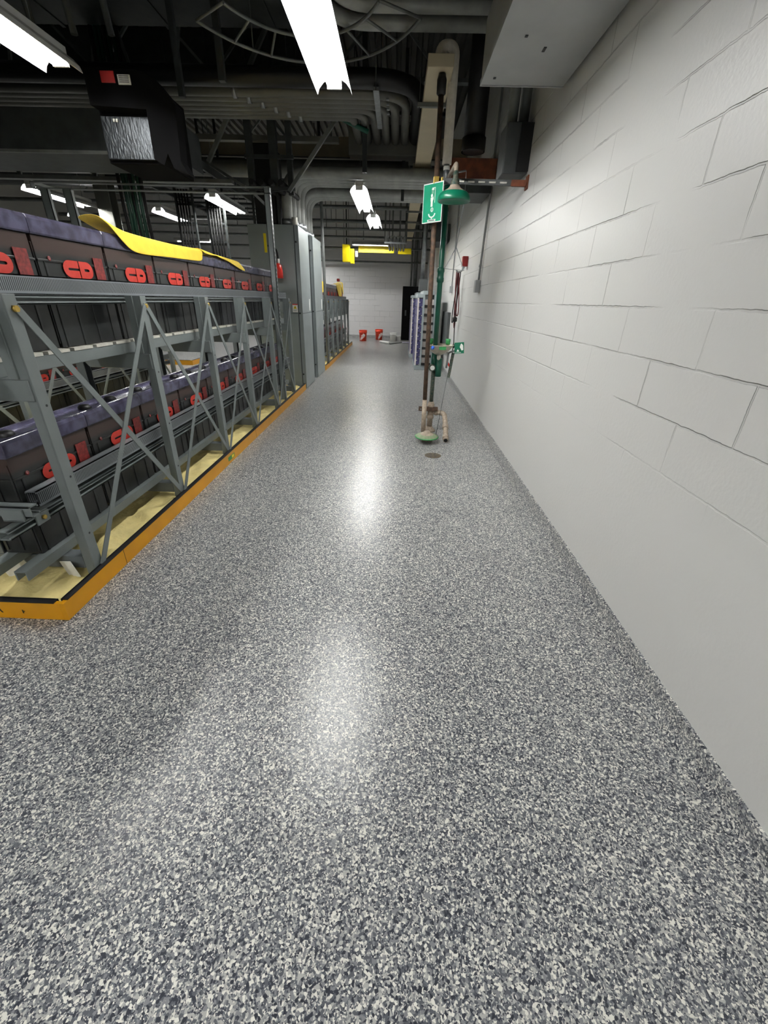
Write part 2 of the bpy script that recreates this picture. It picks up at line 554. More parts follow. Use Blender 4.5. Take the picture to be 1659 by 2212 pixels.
def make_rack(label, group, dx, legs, y0, y1, cat='battery rack', shown_rear=True):
    root = thing('battery_rack', label, cat, (-1.62+dx, legs[0], 0), group)
    R = M['rack']
    for y in legs:
        m = MB()
        m.box(-1.597+dx, -1.590+dx, y-0.032, y+0.032, 0.0, 1.425)
        m.box(-1.640+dx, -1.597+dx, y-0.032, y-0.026, 0.0, 1.425)
        m.box(-1.640+dx, -1.597+dx, y+0.026, y+0.032, 0.0, 1.425)
        m.box(-1.680+dx, -1.640+dx, y-0.042, y-0.034, 1.09, 1.425)
        m.box(-1.680+dx, -1.640+dx, y+0.034, y+0.042, 1.09, 1.425)
        m.box(-1.645+dx, -1.637+dx, y-0.042, y+0.042, 1.09, 1.425)
        m.build('leg', R, root, 0.002)
        b = MB()
        for z in (0.3, 0.62, 0.97):
            b.tube([(-1.592+dx, y+0.006, z), (-1.5885+dx, y+0.006, z)], 0.006, 8)
        b.build('bolt_hole', M['cab_seam'], root)
        b = MB()
        b.tube([(-1.592+dx, y+0.004, 1.37), (-1.574+dx, y+0.004, 1.37)], 0.014, 6)
        b.build('bolt', M['copper'], root)
        m = MB()
        m.prism([(-1.600+dx, 0.995), (-1.600+dx, 1.088), (-2.10+dx, 1.088), (-2.02+dx, 0.995)], 'y', y-0.040, y+0.040)
        m.build('cross_beam', R, root, 0.004)
        m = MB()
        m.box(-2.10+dx, -1.640+dx, y-0.035, y+0.035, 0.10, 0.175)
        m.build('foot_beam', M['rack_dark'], root, 0.004)
        if shown_rear:
            m = MB()
            m.box(-2.115+dx, -2.108+dx, y-0.032, y+0.032, 0.0, 1.425)
            m.box(-2.108+dx, -2.065+dx, y-0.032, y-0.026, 0.0, 1.425)
            m.box(-2.108+dx, -2.065+dx, y+0.026, y+0.032, 0.0, 1.425)
            m.build('leg', M['rack_dark'], root)
    for a, b in zip(legs[:-1], legs[1:]):
        MB().bar((-1.585+dx, a+0.012, 1.375), (-1.585+dx, b-0.012, 0.10), 0.036, 0.005).build('brace', R, root)
        MB().bar((-1.578+dx, b-0.012, 1.375), (-1.578+dx, a+0.012, 0.10), 0.036, 0.005).build('brace', R, root)
    for z, zz, ys in ((1.38, 1.422, y0), (0.435, 0.482, y0+0.07)):
        m = MB(); strut_rail(m, -1.745+dx, -1.69+dx, ys, y1, z, zz); m.build('strut_rail', R, root, 0.0015)
    for z, ys in ((1.464, y0), (0.545, y0+0.28)):
        m = MB()
        m.box(-1.698+dx, -1.692+dx, ys, y1, z-0.038, z+0.038)
        m.box(-1.748+dx, -1.692+dx, ys, y1, z+0.033, z+0.038)
        m.box(-1.748+dx, -1.744+dx, ys, y1, z-0.038, z+0.038)
        m.build('slotted_cover', M['slot'], root, 0, 0, (-1.72+dx, ys, z))
    for x in (-1.775, -1.945):
        m = MB(); m.box(x-0.025+dx, x+0.03+dx, y0+0.1, y1, 1.088, 1.152); m.build('shelf_beam', R, root, 0.003)
        m = MB()
        xx = x+dx
        m.box(xx-0.025, xx+0.035, y0+0.12, y1, 0.222, 0.230)
        m.box(xx-0.025, xx-0.018, y0+0.12, y1, 0.178, 0.222)
        m.box(xx+0.028, xx+0.035, y0+0.12, y1, 0.178, 0.222)
        m.build('shelf_beam', R, root, 0.001)
    m = MB()
    y = y0+0.12
    while y < y1-0.2:
        m.box(-1.80+dx, -1.742+dx, y, y+0.155, 1.152, 1.167); y += 0.19
    m.build('insulator_strip', M['white_insul'], root)
    return root

RED = M['red_print']
def letter_c(mb, y, z, wy, hz, x):
    # fat C: square on the right, round on the left, with a slit open to the right
    n = 10
    arc = lambda cx, cy, rx, ry: [(cx-rx*math.sin(math.pi*k/n), cy+ry*math.cos(math.pi*k/n)) for k in range(n+1)]
    outer = [(y+wy, z+hz)] + arc(y+wy*0.42, z+hz*0.5, wy*0.42, hz*0.5) + [(y+wy, z)]
    inner = [(y+wy, z+hz*0.57)] + arc(y+wy*0.36, z+hz*0.5, wy*0.05, hz*0.07) + [(y+wy, z+hz*0.43)]
    strip(mb, outer, inner, x)
def letter_d(mb, y, z, wy, hz, x):
    n = 10
    arc = lambda cx, cy, rx, ry: [(cx+rx*math.sin(math.pi*k/n), cy+ry*math.cos(math.pi*k/n)) for k in range(n+1)]
    outer = [(y, z), (y, z+hz)] + arc(y+wy*0.56, z+hz*0.5, wy*0.44, hz*0.5) + [(y, z)]
    inner = [(y+wy*0.34, z+hz*0.42), (y+wy*0.34, z+hz*0.58)] + arc(y+wy*0.62, z+hz*0.5, wy*0.10, hz*0.08) + [(y+wy*0.34, z+hz*0.42)]
    strip(mb, outer, inner, x)
def strip(mb, a, b, x):
    for k in range(len(a)-1):
        q = [a[k], a[k+1], b[k+1], b[k]]
        vs = [(x, p[0], p[1]) for p in q] + [(x-0.002, p[0], p[1]) for p in q]
        mb.add(vs, [(0, 1, 2, 3), (7, 6, 5, 4), (0, 4, 5, 1), (1, 5, 6, 2), (2, 6, 7, 3), (3, 7, 4, 0)])

def make_battery():
    root = thing('battery_cell', 'x', 'battery', (0, 0, 0))
    m = MB()
    m.box(-0.19, -0.004, 0.012, 0.555, 0.0, 0.51)
    for y in (0.05, 0.19, 0.33, 0.47):
        m.box(-0.004, 0.0, y, y+0.012, 0.0, 0.41)
    m.box(-0.19, 0.002, 0.008, 0.559, 0.40, 0.41)
    for x in (-0.17, -0.09, -0.01):
        m.box(x-0.008, x, 0.006, 0.012, 0.02, 0.48)
    m.build('jar', M['jar'], root, 0.003)
    m = MB()
    prof = [(0.006, 0.512), (0.010, 0.520), (0.010, 0.575), (0.002, 0.592), (-0.018, 0.594), (-0.032, 0.578), (-0.150, 0.576), (-0.166, 0.592), (-0.186, 0.592), (-0.196, 0.575), (-0.196, 0.512)]
    m.prism(prof, 'y', 0.001, 0.566)
    lid = m.build('lid', M['lid'], root, 0.003)
    for y in (0.15, 0.40):
        v = MB()
        v.lathe([(0.0, 0.604), (0.026, 0.602), (0.036, 0.590), (0.036, 0.576)], (-0.09, y, 0), 12)
        v.build('vent_plug', M['black'], lid)
    g = MB()
    letter_c(g, 0.172, 0.335, 0.122, 0.083, 0.003)
    letter_d(g, 0.302, 0.335, 0.110, 0.083, 0.003)
    g.build('logo', RED, root)
    MB().box(0.0005, 0.003, 0.437, 0.520, 0.275, 0.445).build('rating_label', M['dark_red'], root)
    q = MB()
    q.lathe([(0.0, 0.0), (0.012, 0.0)], (0.0015, 0.088, 0.415), 10, tilt=Matrix.Rotation(math.pi/2, 3, 'Y'))
    q.build('red_dot', M['dark_red'], root, 0, 0.002)
    return root
BAT = make_battery()
bat_used = [False]
def place_battery(x, y, z, label, group):
    if not bat_used[0]:
        b = BAT; bat_used[0] = True
    else:
        b = copy_tree(BAT)
    b.location = (x, y, z)
    b['label'] = label; b['group'] = group
    return b

LEGS_A = [1.885, 2.895, 3.870, 4.805, 5.815, 6.850]
make_rack('grey two-tier battery rack nearest the camera, X-braced along the yellow curb', 'two-tier battery racks', 0, LEGS_A, 1.50, 7.10)
for k in range(9):
    y = 1.767+PITCH_C*k
    place_battery(-1.77, y, 1.170, 'dark battery on the upper shelf of the nearest rack, %s from the camera end' % ORD[k], 'batteries on the upper shelf of the nearest rack')
    place_battery(-1.77, y, 0.232, 'dark battery on the lower shelf of the nearest rack, %s from the camera end' % ORD[k], 'batteries on the lower shelf of the nearest rack')
DX2 = -1.95
make_rack('grey battery rack standing behind the nearest rack, seen through its gaps', 'two-tier battery racks', DX2, [y+0.12 for y in LEGS_A], 1.62, 7.22)
for k in range(9):
    place_battery(-1.77+DX2, 1.887+PITCH_C*k, 0.232, 'dark battery on the low shelf of the rack behind, %s from the camera end' % ORD[k], 'batteries on the low shelf of the rack behind')
LEGS_C = [10.60, 11.50, 12.40, 13.30, 14.20, 15.10]
make_rack('grey battery rack beyond the tall cabinets, yellow cloths hanging over its far end', 'two-tier battery racks', 0.01, LEGS_C, 10.2, 15.35)
for k in range(8):
    y = 10.55+PITCH_C*k
    place_battery(-1.76, y, 1.170, 'dark battery on the upper shelf of the rack beyond the cabinets, %s from the cabinets' % ORD[k], 'batteries on the upper shelf beyond the cabinets')
    place_battery(-1.76, y, 0.232, 'dark battery on the lower shelf of the rack beyond the cabinets, %s from the cabinets' % ORD[k], 'batteries on the lower shelf beyond the cabinets')

# end stop of the lower shelf: cross strut with clamps
t = thing('end_strut', 'short grey cross strut with clamp plates at the near end of the low shelf', 'strut', (-2.1, 1.62, 0.5))
m = MB()
for q in ((1.650, 1.658, 0.510, 0.566), (1.650, 1.702, 0.558, 0.566), (1.650, 1.702, 0.510, 0.518), (1.694, 1.702, 0.510, 0.526), (1.694, 1.702, 0.550, 0.566)):
    m.box(-2.9, -1.63, *q)
m.build('strut', M['rack'], t, 0.001)
m = MB(); m.box(-1.76, -1.66, 1.638, 1.649, 0.497, 0.555); m.box(-1.76, -1.66, 1.638, 1.70, 0.495, 0.503); m.build('clamp', M['rack'], t, 0.002)
m = MB(); m.box(-1.69, -1.682, 1.72, 1.80, 0.43, 0.487); m.box(-1.765, -1.682, 1.72, 1.80, 0.487, 0.493); m.build('clamp', M['rack'], t, 0.002)
m = MB(); m.tube([(-1.682, 1.76, 0.46), (-1.670, 1.76, 0.46)], 0.011, 6); m.build('clamp_bolt', M['copper'], t)

# ---------------------------------------------------------------- spill curbs and liners
def curb(label, x_out, y0, y1, x_left, group):
    r = thing('spill_curb', label, 'spill curb', (x_out, y0, 0), group)
    m = MB(); m.box(x_out-0.022, x_out, y0, y1, 0.0, 0.100); m.build('side_panel', M['yellow_curb'], r, 0.002)
    m = MB(); m.box(x_left, x_out-0.022, y0, y0+0.022, 0.0, 0.100); m.build('front_panel', M['yellow_curb'], r, 0.002)
    m = MB(); m.box(x_out-0.030, x_out+0.001, y0+0.03, y1, 0.100, 0.106); m.box(x_out-0.032, x_out-0.024, y0+0.03, y1, 0.066, 0.106); m.build('trim', M['black_trim'], r)
    m = MB(); m.box(x_left, x_out-0.045, y0-0.002, y0+0.030, 0.100, 0.106); m.box(x_left, x_out-0.045, y0+0.024, y0+0.032, 0.066, 0.106); m.build('trim', M['black_trim'], r)
    return r
c1 = curb('yellow spill curb with black trim around the nearest battery rack', -1.553, 1.553, 7.52, -6.2, 'yellow spill curbs')
text_mesh('BATTERY AREA', 'lettering', 0.055, 0.0006, frame((-1.868, 1.5525, 0.052), (1, 0, 0), (0, 0, 1)), M['black_trim'], c1, 'RIGHT', 0.001)
m = MB(); m.box(-1.769, -1.764, 1.551, 1.553, 0.035, 0.055); m.box(-1.769, -1.757, 1.551, 1.553, 0.045, 0.049); m.build('mark', M['black_trim'], c1)
m = MB(); m.box(-1.553, -1.5515, 3.74, 3.90, 0.030, 0.068); lb = m.build('sticker', M['cap_green'], c1)
m = MB(); m.box(-1.5515, -1.551, 3.83, 3.885, 0.036, 0.062); m.build('sticker_print', M['yellow'], lb)
m = MB(); m.box(-1.5535, -1.5522, 2.045, 2.048, 0.0, 0.1); m.box(-1.5535, -1.5522, 4.61, 4.613, 0.0, 0.1); m.build('panel_joint', M['black_trim'], c1)
curb('yellow spill curb with black trim around the rack beyond the cabinets', -1.545, 9.80, 15.9, -2.6, 'yellow spill curbs')
c3 = curb('yellow spill curb corner glimpsed between the racks on the far left', -4.62, 9.95, 10.5, -5.25, 'yellow spill curbs')

def liner(name, label, x0, x1, y0, y1, nx, ny, bays, group):
    m = MB()
    vs = []
    for j in range(ny+1):
        for i in range(nx+1):
            x = x0+(x1-x0)*i/nx; y = y0+(y1-y0)*j/ny
            z = 0.058
            for b in bays:
                u = (y-b)
                z += 0.040*math.exp(-(u/0.26)**2)*(0.55+0.45*math.sin(5*x+3*y+b*5))
            w1 = y*1.0+0.35*math.sin(3*x)+0.12*math.sin(9*x+4*y)
            z += 0.030*(1-abs(math.sin(5.3*w1)))**3 - 0.022*(1-abs(math.sin(5.1*w1+1.3*x)))**2
            w2 = x*1.7+0.25*math.sin(4*y)+0.1*math.sin(11*y)
            z += 0.024*(1-abs(math.sin(6.1*w2)))**3
            z += 0.004*math.sin(41*x+13*y)+random.uniform(-1, 1)*0.001
            e = min(i/2, (nx-i)/2, j/2, (ny-j)/2, 1)
            z = max(0.02, min(z, 0.094 if e < 1 else 0.125))
            vs.append((x, y, z))
    fs = [(j*(nx+1)+i, j*(nx+1)+i+1, (j+1)*(nx+1)+i+1, (j+1)*(nx+1)+i) for j in range(ny) for i in range(nx)]
    m.add(vs, fs, None, True)
    o = m.build(name, M['liner'], None, 0, 0.004)
    tag(o, label, 'liner', group)
    return o
mid = [(a+b)/2 for a, b in zip(LEGS_A[:-1], LEGS_A[1:])]
liner('absorbent_liner', 'wrinkled pale yellow absorbent liner under the nearest battery rack', -3.2, -1.586, 1.60, 7.50, 70, 230, mid, 'pale yellow absorbent liners')
liner('absorbent_liner', 'wrinkled pale yellow absorbent liner under the rack beyond the cabinets', -2.5, -1.578, 9.85, 15.85, 20, 120, [(a+b)/2 for a, b in zip(LEGS_C[:-1], LEGS_C[1:])], 'pale yellow absorbent liners')
tag(MB().bar((-2.05, 1.80, 0.104), (-1.93, 1.82, 0.150), 0.10, 0.003, (0, 1, 0)).build('paper_scrap', M['white']), 'small curled white paper scrap lying left of the near rack leg', 'paper')
tag(MB().bar((-1.74, 1.83, 0.104), (-1.655, 1.80, 0.128), 0.10, 0.003, (0, 1, 0)).build('paper_scrap', M['white']), 'white paper scrap lying right at the foot of the near rack leg', 'paper')

# ---------------------------------------------------------------- yellow cloths on the batteries
def sheet(label, edge, hem, x_in, group, name='yellow_cloth', xo=-1.750):
    # edge: points (y, z) along the lid's aisle edge; hem: points hanging on the aisle side
    m = MB()
    n = len(edge)
    vs = []
    for (y, z), (hy, hz) in zip(edge, hem):
        vs += [(x_in, y+0.05, z), ((x_in+xo)/2, y+0.02, z+0.012), (xo-0.02, y, z+0.006), (xo, y, z-0.006), (xo+0.004, (y+hy)/2, (z+hz)/2), (xo+0.009, hy, hz)]
    fs = [(i*6+k, i*6+k+1, (i+1)*6+k+1, (i+1)*6+k) for i in range(n-1) for k in range(5)]
    m.add(vs, fs, None, True)
    o = m.build(name, M['cloth'], None, 0, 0.006)
    sub = o.modifiers.new('sub', 'SUBSURF'); sub.levels = 1; sub.render_levels = 2
    tag(o, label, 'cloth', group)
    return o
GC = 'yellow cloths laid over the batteries'
sheet('long yellow cloth curled up at one end, draped over the upper batteries', [(2.90, 1.835), (2.97, 1.82), (3.10, 1.79), (3.22, 1.782), (3.6, 1.778), (4.0, 1.782), (4.30, 1.795), (4.33, 1.79)],
      [(2.97, 1.80), (3.04, 1.75), (3.13, 1.69), (3.24, 1.668), (3.6, 1.685), (4.0, 1.694), (4.22, 1.70), (4.28, 1.712)], -1.93, GC)
sheet('small folded yellow cloth between the two larger cloths on the batteries', [(4.30, 1.80), (4.45, 1.792), (4.62, 1.785)], [(4.34, 1.775), (4.46, 1.768), (4.66, 1.776)], -1.93, GC)
sheet('yellow cloth hanging to a point over the batteries nearer the cabinets', [(4.64, 1.785), (4.86, 1.78), (5.1, 1.775), (5.3, 1.772)], [(4.7, 1.765), (4.95, 1.755), (5.25, 1.70), (5.50, 1.682)], -1.93, GC)
sheet('yellow cloth hanging over the cabinet-side end of the rack beyond', [(10.6, 1.80), (10.9, 1.79), (11.2, 1.785)], [(10.62, 1.62), (10.9, 1.52), (11.15, 1.60)], -1.93, GC)
sheet('yellow cloth draped down the far end of the rack beyond the cabinets', [(13.4, 1.79), (13.9, 1.80), (14.3, 1.86), (14.7, 1.83)], [(13.5, 1.72), (13.9, 1.50), (14.2, 1.38), (14.7, 1.36)], -1.93, GC)
sheet('crumpled ochre cloth heaped behind the draped cloth on the far rack', [(14.7, 1.86), (14.9, 1.90), (15.1, 1.88)], [(14.75, 1.70), (14.95, 1.56), (15.12, 1.52)], -1.93, GC)
r = MB(); r.box(-1.86, -1.78, 14.40, 14.62, 1.90, 1.98)
tag(r.build('terminal_cover', M['alarm_red'], None, 0.02), 'dark red cap standing on top of the far rack batteries', 'cap')

# ---------------------------------------------------------------- tall cabinets
def cabinet(label, x0, x1, y0, y1, zt, group):
    r = thing('switchgear_cabinet', label, 'cabinet', ((x0+x1)/2, y0, 0), group)
    m = MB(); m.box(x0, x1-0.012, y0+0.012, y1, 0.0, zt); m.build('body', M['cab'], r, 0.003)
    m = MB()
    m.box(x0+0.004, x1-0.075, y0, y0+0.012, 0.12, 1.205); m.build('side_panel', M['cab'], r, 0.002)
    m = MB(); m.box(x0+0.004, x1-0.075, y0, y0+0.012, 1.213, zt-0.01); m.build('side_panel', M['cab'], r, 0.002)
    m = MB(); m.box(x1-0.012, x1, y0+0.006, y1-0.006, 0.02, 1.205); m.build('door', M['cab'], r, 0.002)
    m = MB(); m.box(x1-0.012, x1, y0+0.006, y1-0.006, 1.213, zt-0.01); m.build('door', M['cab'], r, 0.002)
    m = MB(); m.box(x1-0.070, x1-0.062, y0-0.0005, y0+0.013, 0.02, zt-0.01); m.build('seam', M['cab_seam'], r)
    for z in (0.25, 1.21, 2.2):
        m = MB(); m.tube([(x1-0.045, y0+0.012, z), (x1-0.045, y0-0.002, z)], 0.013, 8); m.build('bolt', M['black'], r)
    m = MB(); m.box(x1-0.001, x1+0.001, y1-0.19, y1-0.12, 1.24, 1.42); m.build('white_label', M['white'], r)
    return r
ca = cabinet('tall grey steel cabinet with a warning label at the end of the nearest rack', -2.32, -1.545, 7.56, 8.36, 2.42, 'tall grey cabinets')
m = MB(); m.box(-1.705, -1.620, 7.556, 7.560, 1.225, 1.345); wl = m.build('warning_label', M['white'], ca)
m = MB(); m.box(-1.705, -1.620, 7.554, 7.557, 1.332, 1.345); m.build('red_band', M['red'], wl)
m = MB(); m.prism([(-1.690, 1.275), (-1.635, 1.275), (-1.6625, 1.325)], 'y', 7.554, 7.557); m.build('warning_triangle', M['yellow'], wl)
m = MB(); m.prism([(-1.666, 1.282), (-1.659, 1.282), (-1.661, 1.312), (-1.664, 1.312)], 'y', 7.553, 7.5565); m.build('warning_symbol', M['black'], wl)
m = MB(); m.box(-1.695, -1.63, 7.5545, 7.557, 1.255, 1.259); m.box(-1.695, -1.64, 7.5545, 7.557, 1.243, 1.247); m.build('print', M['cab_seam'], wl)
m = MB(); m.box(-2.08, -2.04, 7.552, 7.562, 2.05, 2.30); m.build('yellow_strip', M['yellow'], ca)
cabinet('second tall grey steel cabinet standing behind the first', -2.32, -1.550, 8.80, 9.70, 2.43, 'tall grey cabinets')
m = MB(); m.box(-2.3, -1.70, 8.365, 8.795, 0, 2.36)
tag(m.build('gap_block', M['cab_seam']), 'dark recessed block filling the gap between the two tall cabinets', 'panel')  # dark block set back in the gap between the cabinets
# red boot with black cable entering the cabinet
t = thing('cable_terminal', 'red insulated terminal cover with black cables rising beside the cabinet', 'terminal', (-1.87, 7.38, 1.72))
m = MB(); m.lathe([(0.0, 1.90), (0.045, 1.90), (0.075, 1.87), (0.085, 1.80), (0.085, 1.70), (0.0, 1.70)], (-1.87, 7.40, 0), 16); m.build('boot', M['red'], t)
for x in (-1.895, -1.84):
    m = MB(); m.tube([(x, 7.40, 1.89), (x, 7.40, 1.96)], 0.017, 10); m.build('cable_lug', M['white'], t)
    m = MB(); m.tube(fillet([(x, 7.40, 1.95), (x-0.01, 7.41, 2.06), (x-0.12, 7.55, 2.14)], 0.08), 0.014, 8); m.build('cable', M['rubber'], t)

# ---------------------------------------------------------------- strut frame over the nearest rack
t = thing('strut_gantry', 'grey overhead strut gantry with a perforated post beside the nearest rack', 'gantry', (-1.64, 6.31, 0))
m = MB(); m.box(-1.675, -1.605, 6.27, 6.277, 0.0, 2.62); m.box(-1.675, -1.668, 6.27, 6.34, 0, 2.62); m.box(-1.612, -1.605, 6.27, 6.34, 0, 2.62)
m.build('post', M['rack'], t)
z = 0.3
hm = MB()
while z < 2.55:
    hm.box(-1.604, -1.6045, 6.29, 6.32, z, z+0.026); z += 0.048
o = hm.build('slots', M['cab_seam'], t); o['kind'] = 'stuff'
m = MB(); strut_rail(m, -4.55, -1.60, 6.27, 6.34, 2.56, 2.63); m.build('beam', M['rack'], t)
for x in (-4.46, -4.17):
    m = MB(); m.box(x, x+0.10, 6.28, 6.288, 0.0, 2.56); m.box(x, x+0.008, 6.28, 6.33, 0, 2.56); m.box(x+0.092, x+0.10, 6.28, 6.33, 0, 2.56); m.build('upright', M['rack'], t)
m = MB(); m.bar((-1.67, 6.30, 2.45), (-1.80, 6.30, 2.56), 0.03, 0.006, (0, 1, 0)); m.build('gusset', M['steel'], t)

# ---------------------------------------------------------------- safety shower and eyewash
sh = thing('safety_shower', 'green emergency shower and eyewash station on a speckled riser pipe', 'safety shower', (0.45, 5.14, 0))
RX, RY = 0.448, 5.14
m = MB(); m.tube([(RX, RY, 0.90), (RX, RY, 2.46)], 0.027, 16); m.build('riser', M['green_pipe'], sh)
m = MB(); m.tube([(RX, RY, 0.30), (RX, RY, 0.80)], 0.024, 16); m.build('lower_riser', M['green_worn'], sh)
m = MB(); m.lathe([(0.030, 1.62), (0.038, 1.63), (0.038, 1.66), (0.034, 1.67), (0.034, 1.71), (0.038, 1.72), (0.038, 1.75), (0.028, 1.76)], (RX, RY, 0), 16); m.build('coupling', M['green_pipe'], sh)
m = MB()
m.tube([(RX, RY, 0.06), (RX, RY, 0.36)], 0.034, 14)
m.lathe([(0.036, 0.15), (0.043, 0.16), (0.043, 0.19), (0.036, 0.20)], (RX, RY, 0), 14)
m.lathe([(0.036, 0.27), (0.043, 0.28), (0.043, 0.33), (0.034, 0.34)], (RX, RY, 0), 14)
m.build('tee_fitting', M['scale'], sh)
m = MB()
m.tube(fillet([(RX, RY, 0.235), (0.615, 5.11, 0.235), (0.615, 4.86, 0.120), (0.600, 4.63, 0.036)], 0.07), 0.030, 14)
dp = m.build('drain_pipe', M['scale'], sh)
m = MB(); m.tube([(0.600, 4.632, 0.0365), (0.5995, 4.627, 0.0345)], 0.022, 14); m.build('pipe_mouth', M['rubber'], dp)
m = MB()
m.tube([(0.6145, 4.90, 0.138), (0.613, 4.84, 0.112)], 0.036, 14); m.tube([(0.603, 4.70, 0.061), (0.6015, 4.66, 0.047)], 0.035, 14)
m.tube([(0.500, 5.13, 0.235), (0.535, 5.125, 0.235)], 0.036, 14)
m.build('pipe_collar', M['scale'], dp)
TX, TY, TZ = 0.385, 4.66, 0.070
TT = Matrix.Rotation(math.radians(3), 3, 'X')
m = MB(); m.lathe([(0.0, 0.062), (0.030, 0.060), (0.040, 0.046), (0.066, 0.030), (0.085, 0.024)], (TX, TY, TZ), 28, None, TT); m.build('dusty_cone', M['scale'], sh)
m = MB(); m.lathe([(0.06, 0.030), (0.085, 0.025), (0.126, 0.004), (0.131, -0.003), (0.124, -0.006), (0.08, 0.008), (0.0, 0.008)], (TX, TY, TZ), 32, None, TT); m.build('foot_dish', M['sage'], sh)
m = MB(); m.lathe([(0.126, 0.005), (0.133, 0.001), (0.134, -0.005), (0.124, -0.008)], (TX, TY, TZ), 32, None, TT); m.build('dish_rim', M['cap_green'], sh)
m = MB(); m.box(TX-0.015, TX+0.03, TY-0.01, RY, 0.045, 0.062); m.box(TX-0.05, TX+0.07, TY+0.02, TY+0.05, 0.0, 0.06); m.build('treadle_bar', M['scale'], sh)
m = MB(); m.lathe([(0.034, 0.06), (0.055, 0.03), (0.075, 0.012), (0.075, 0.0), (0.0, 0.0)], (RX, RY, 0), 20); m.build('floor_flange', M['scale'], sh)
m = MB(); m.box(0.30, 0.53, 5.08, 5.105, 0.255, 0.300); m.box(0.30, 0.53, 5.105, 5.11, 0.25, 0.305)
cl = m.build('pipe_clamp', M['rust'], sh, 0.002)
m = MB(); m.tube([(0.325, 5.082, 0.278), (0.325, 5.075, 0.278)], 0.009, 8); m.build('bolt', M['steel'], cl)
# eyewash bowl
BX, BY, BZ = 0.485, 5.04, 1.005
m = MB(); m.lathe([(0.0, -0.10), (0.035, -0.10), (0.055, -0.092), (0.105, -0.062), (0.150, -0.012), (0.157, 0.0), (0.163, 0.004), (0.157, 0.007), (0.148, -0.006), (0.10, -0.05), (0.03, -0.075), (0.0, -0.075)], (BX, BY, BZ), 36)
bw = m.build('eyewash_bowl', M['bowl'], sh)
for dx in (-0.098, 0.092):
    m = MB(); m.tube([(BX+dx, BY, BZ-0.05), (BX+dx, BY, BZ+0.012)], 0.012, 10); m.build('spray_neck', M['scale'], bw)
    m = MB(); m.lathe([(0.0, 0.067), (0.024, 0.066), (0.028, 0.060), (0.024, 0.008), (0.0, 0.008)], (BX+dx, BY, BZ), 16); m.build('spray_cap', M['cap_green'], bw)
m = MB(); m.bar((BX-0.015, BY-0.157, BZ-0.020), (BX+0.06, BY-0.150, BZ-0.020), 0.032, 0.003, (0, 1, 0)); m.build('bowl_label', M['cap_green'], bw)
m = MB(); m.lathe([(0.0, -0.02), (0.014, -0.014), (0.020, 0.0), (0.014, 0.014), (0.0, 0.02)], (0.402, 4.905, 0.988), 14); m.lathe([(0.0, -0.011), (0.011, -0.011), (0.011, 0.011), (0.0, 0.011)], (0.402, 4.925, 0.978), 8); m.build('valve_knob', M['blue'], sh)
m = MB(); m.tube([(0.490, 5.06, 0.91), (0.495, 5.09, 0.84)], 0.022, 12); m.build('bowl_drain', M['white_pipe'], sh)
m = MB(); m.tube([(0.500, 5.10, 0.66), (0.500, 5.10, 0.86)], 0.036, 14); m.tube([(RX, RY, 0.72), (RX, RY, 0.92)], 0.034, 14); m.build('valve_body', M['green_pipe'], sh)
m = MB(); m.tube([(0.425, 5.105, 0.755), (0.425, 5.075, 0.755)], 0.040, 16); vb = m.build('ball_valve', M['green_worn'], sh)
m = MB(); m.tube([(0.428, 5.075, 0.755), (0.428, 5.068, 0.755)], 0.026, 14); m.build('valve_face', M['white'], vb)
# push flag with pictogram
fo, fx, fy = Vector((0.700, 4.985, 0.985)), Vector((1.0, -0.15, 0.10)).normalized(), Vector((-0.10, 0, 1.0)).normalized()
def on_plane(mb, o, x, y, pts, d=0.0):
    n = x.cross(y).normalized()
    a = [o+x*u+y*v+n*d for u, v in pts]
    b = [p-n*0.0015 for p in a]
    k = len(a)
    mb.add(a+b, [tuple(range(k)), tuple(range(2*k-1, k-1, -1))]+[(i, i+k, (i+1) % k+k, (i+1) % k) for i in range(k)])
m = MB(); on_plane(m, fo, fx, fy, [(-0.052, -0.058), (0.052, -0.058), (0.052, 0.058), (-0.052, 0.058)]); pf = m.build('push_flag', M['green'], sh)
m = MB()
on_plane(m, fo, fx, fy, [(-0.030, -0.036), (0.000, -0.036), (-0.015, -0.010)], 0.0012)
on_plane(m, fo, fx, fy, [(0.006, 0.010), (0.026, -0.028), (0.044, -0.022), (0.042, 0.026), (0.026, 0.046), (0.016, 0.040)], 0.0012)
on_plane(m, fo, fx, fy, [(-0.046, -0.050), (0.02, -0.050), (0.02, -0.046), (-0.046, -0.046)], 0.0012)
m.build('pictogram', M['white'], pf)
m = MB(); m.tube([(0.60, 5.04, 0.93), (0.66, 5.0, 0.955)], 0.010, 8); m.tube([(0.598, 5.06, 0.93), (0.585, 5.06, 0.76)], 0.012, 8); m.build('flag_arm', M['steel'], sh)
m = MB(); m.bar((0.645, 5.02, 0.93), (0.615, 5.02, 0.66), 0.03, 0.004, (0, 1, 0)); m.build('lever_arm', M['green_worn'], sh)
m = MB(); m.tube([(0.625, 5.00, 0.92), (0.490, 4.68, 0.075)], 0.0028, 6); m.build('treadle_rod', M['steel_dark'], sh)
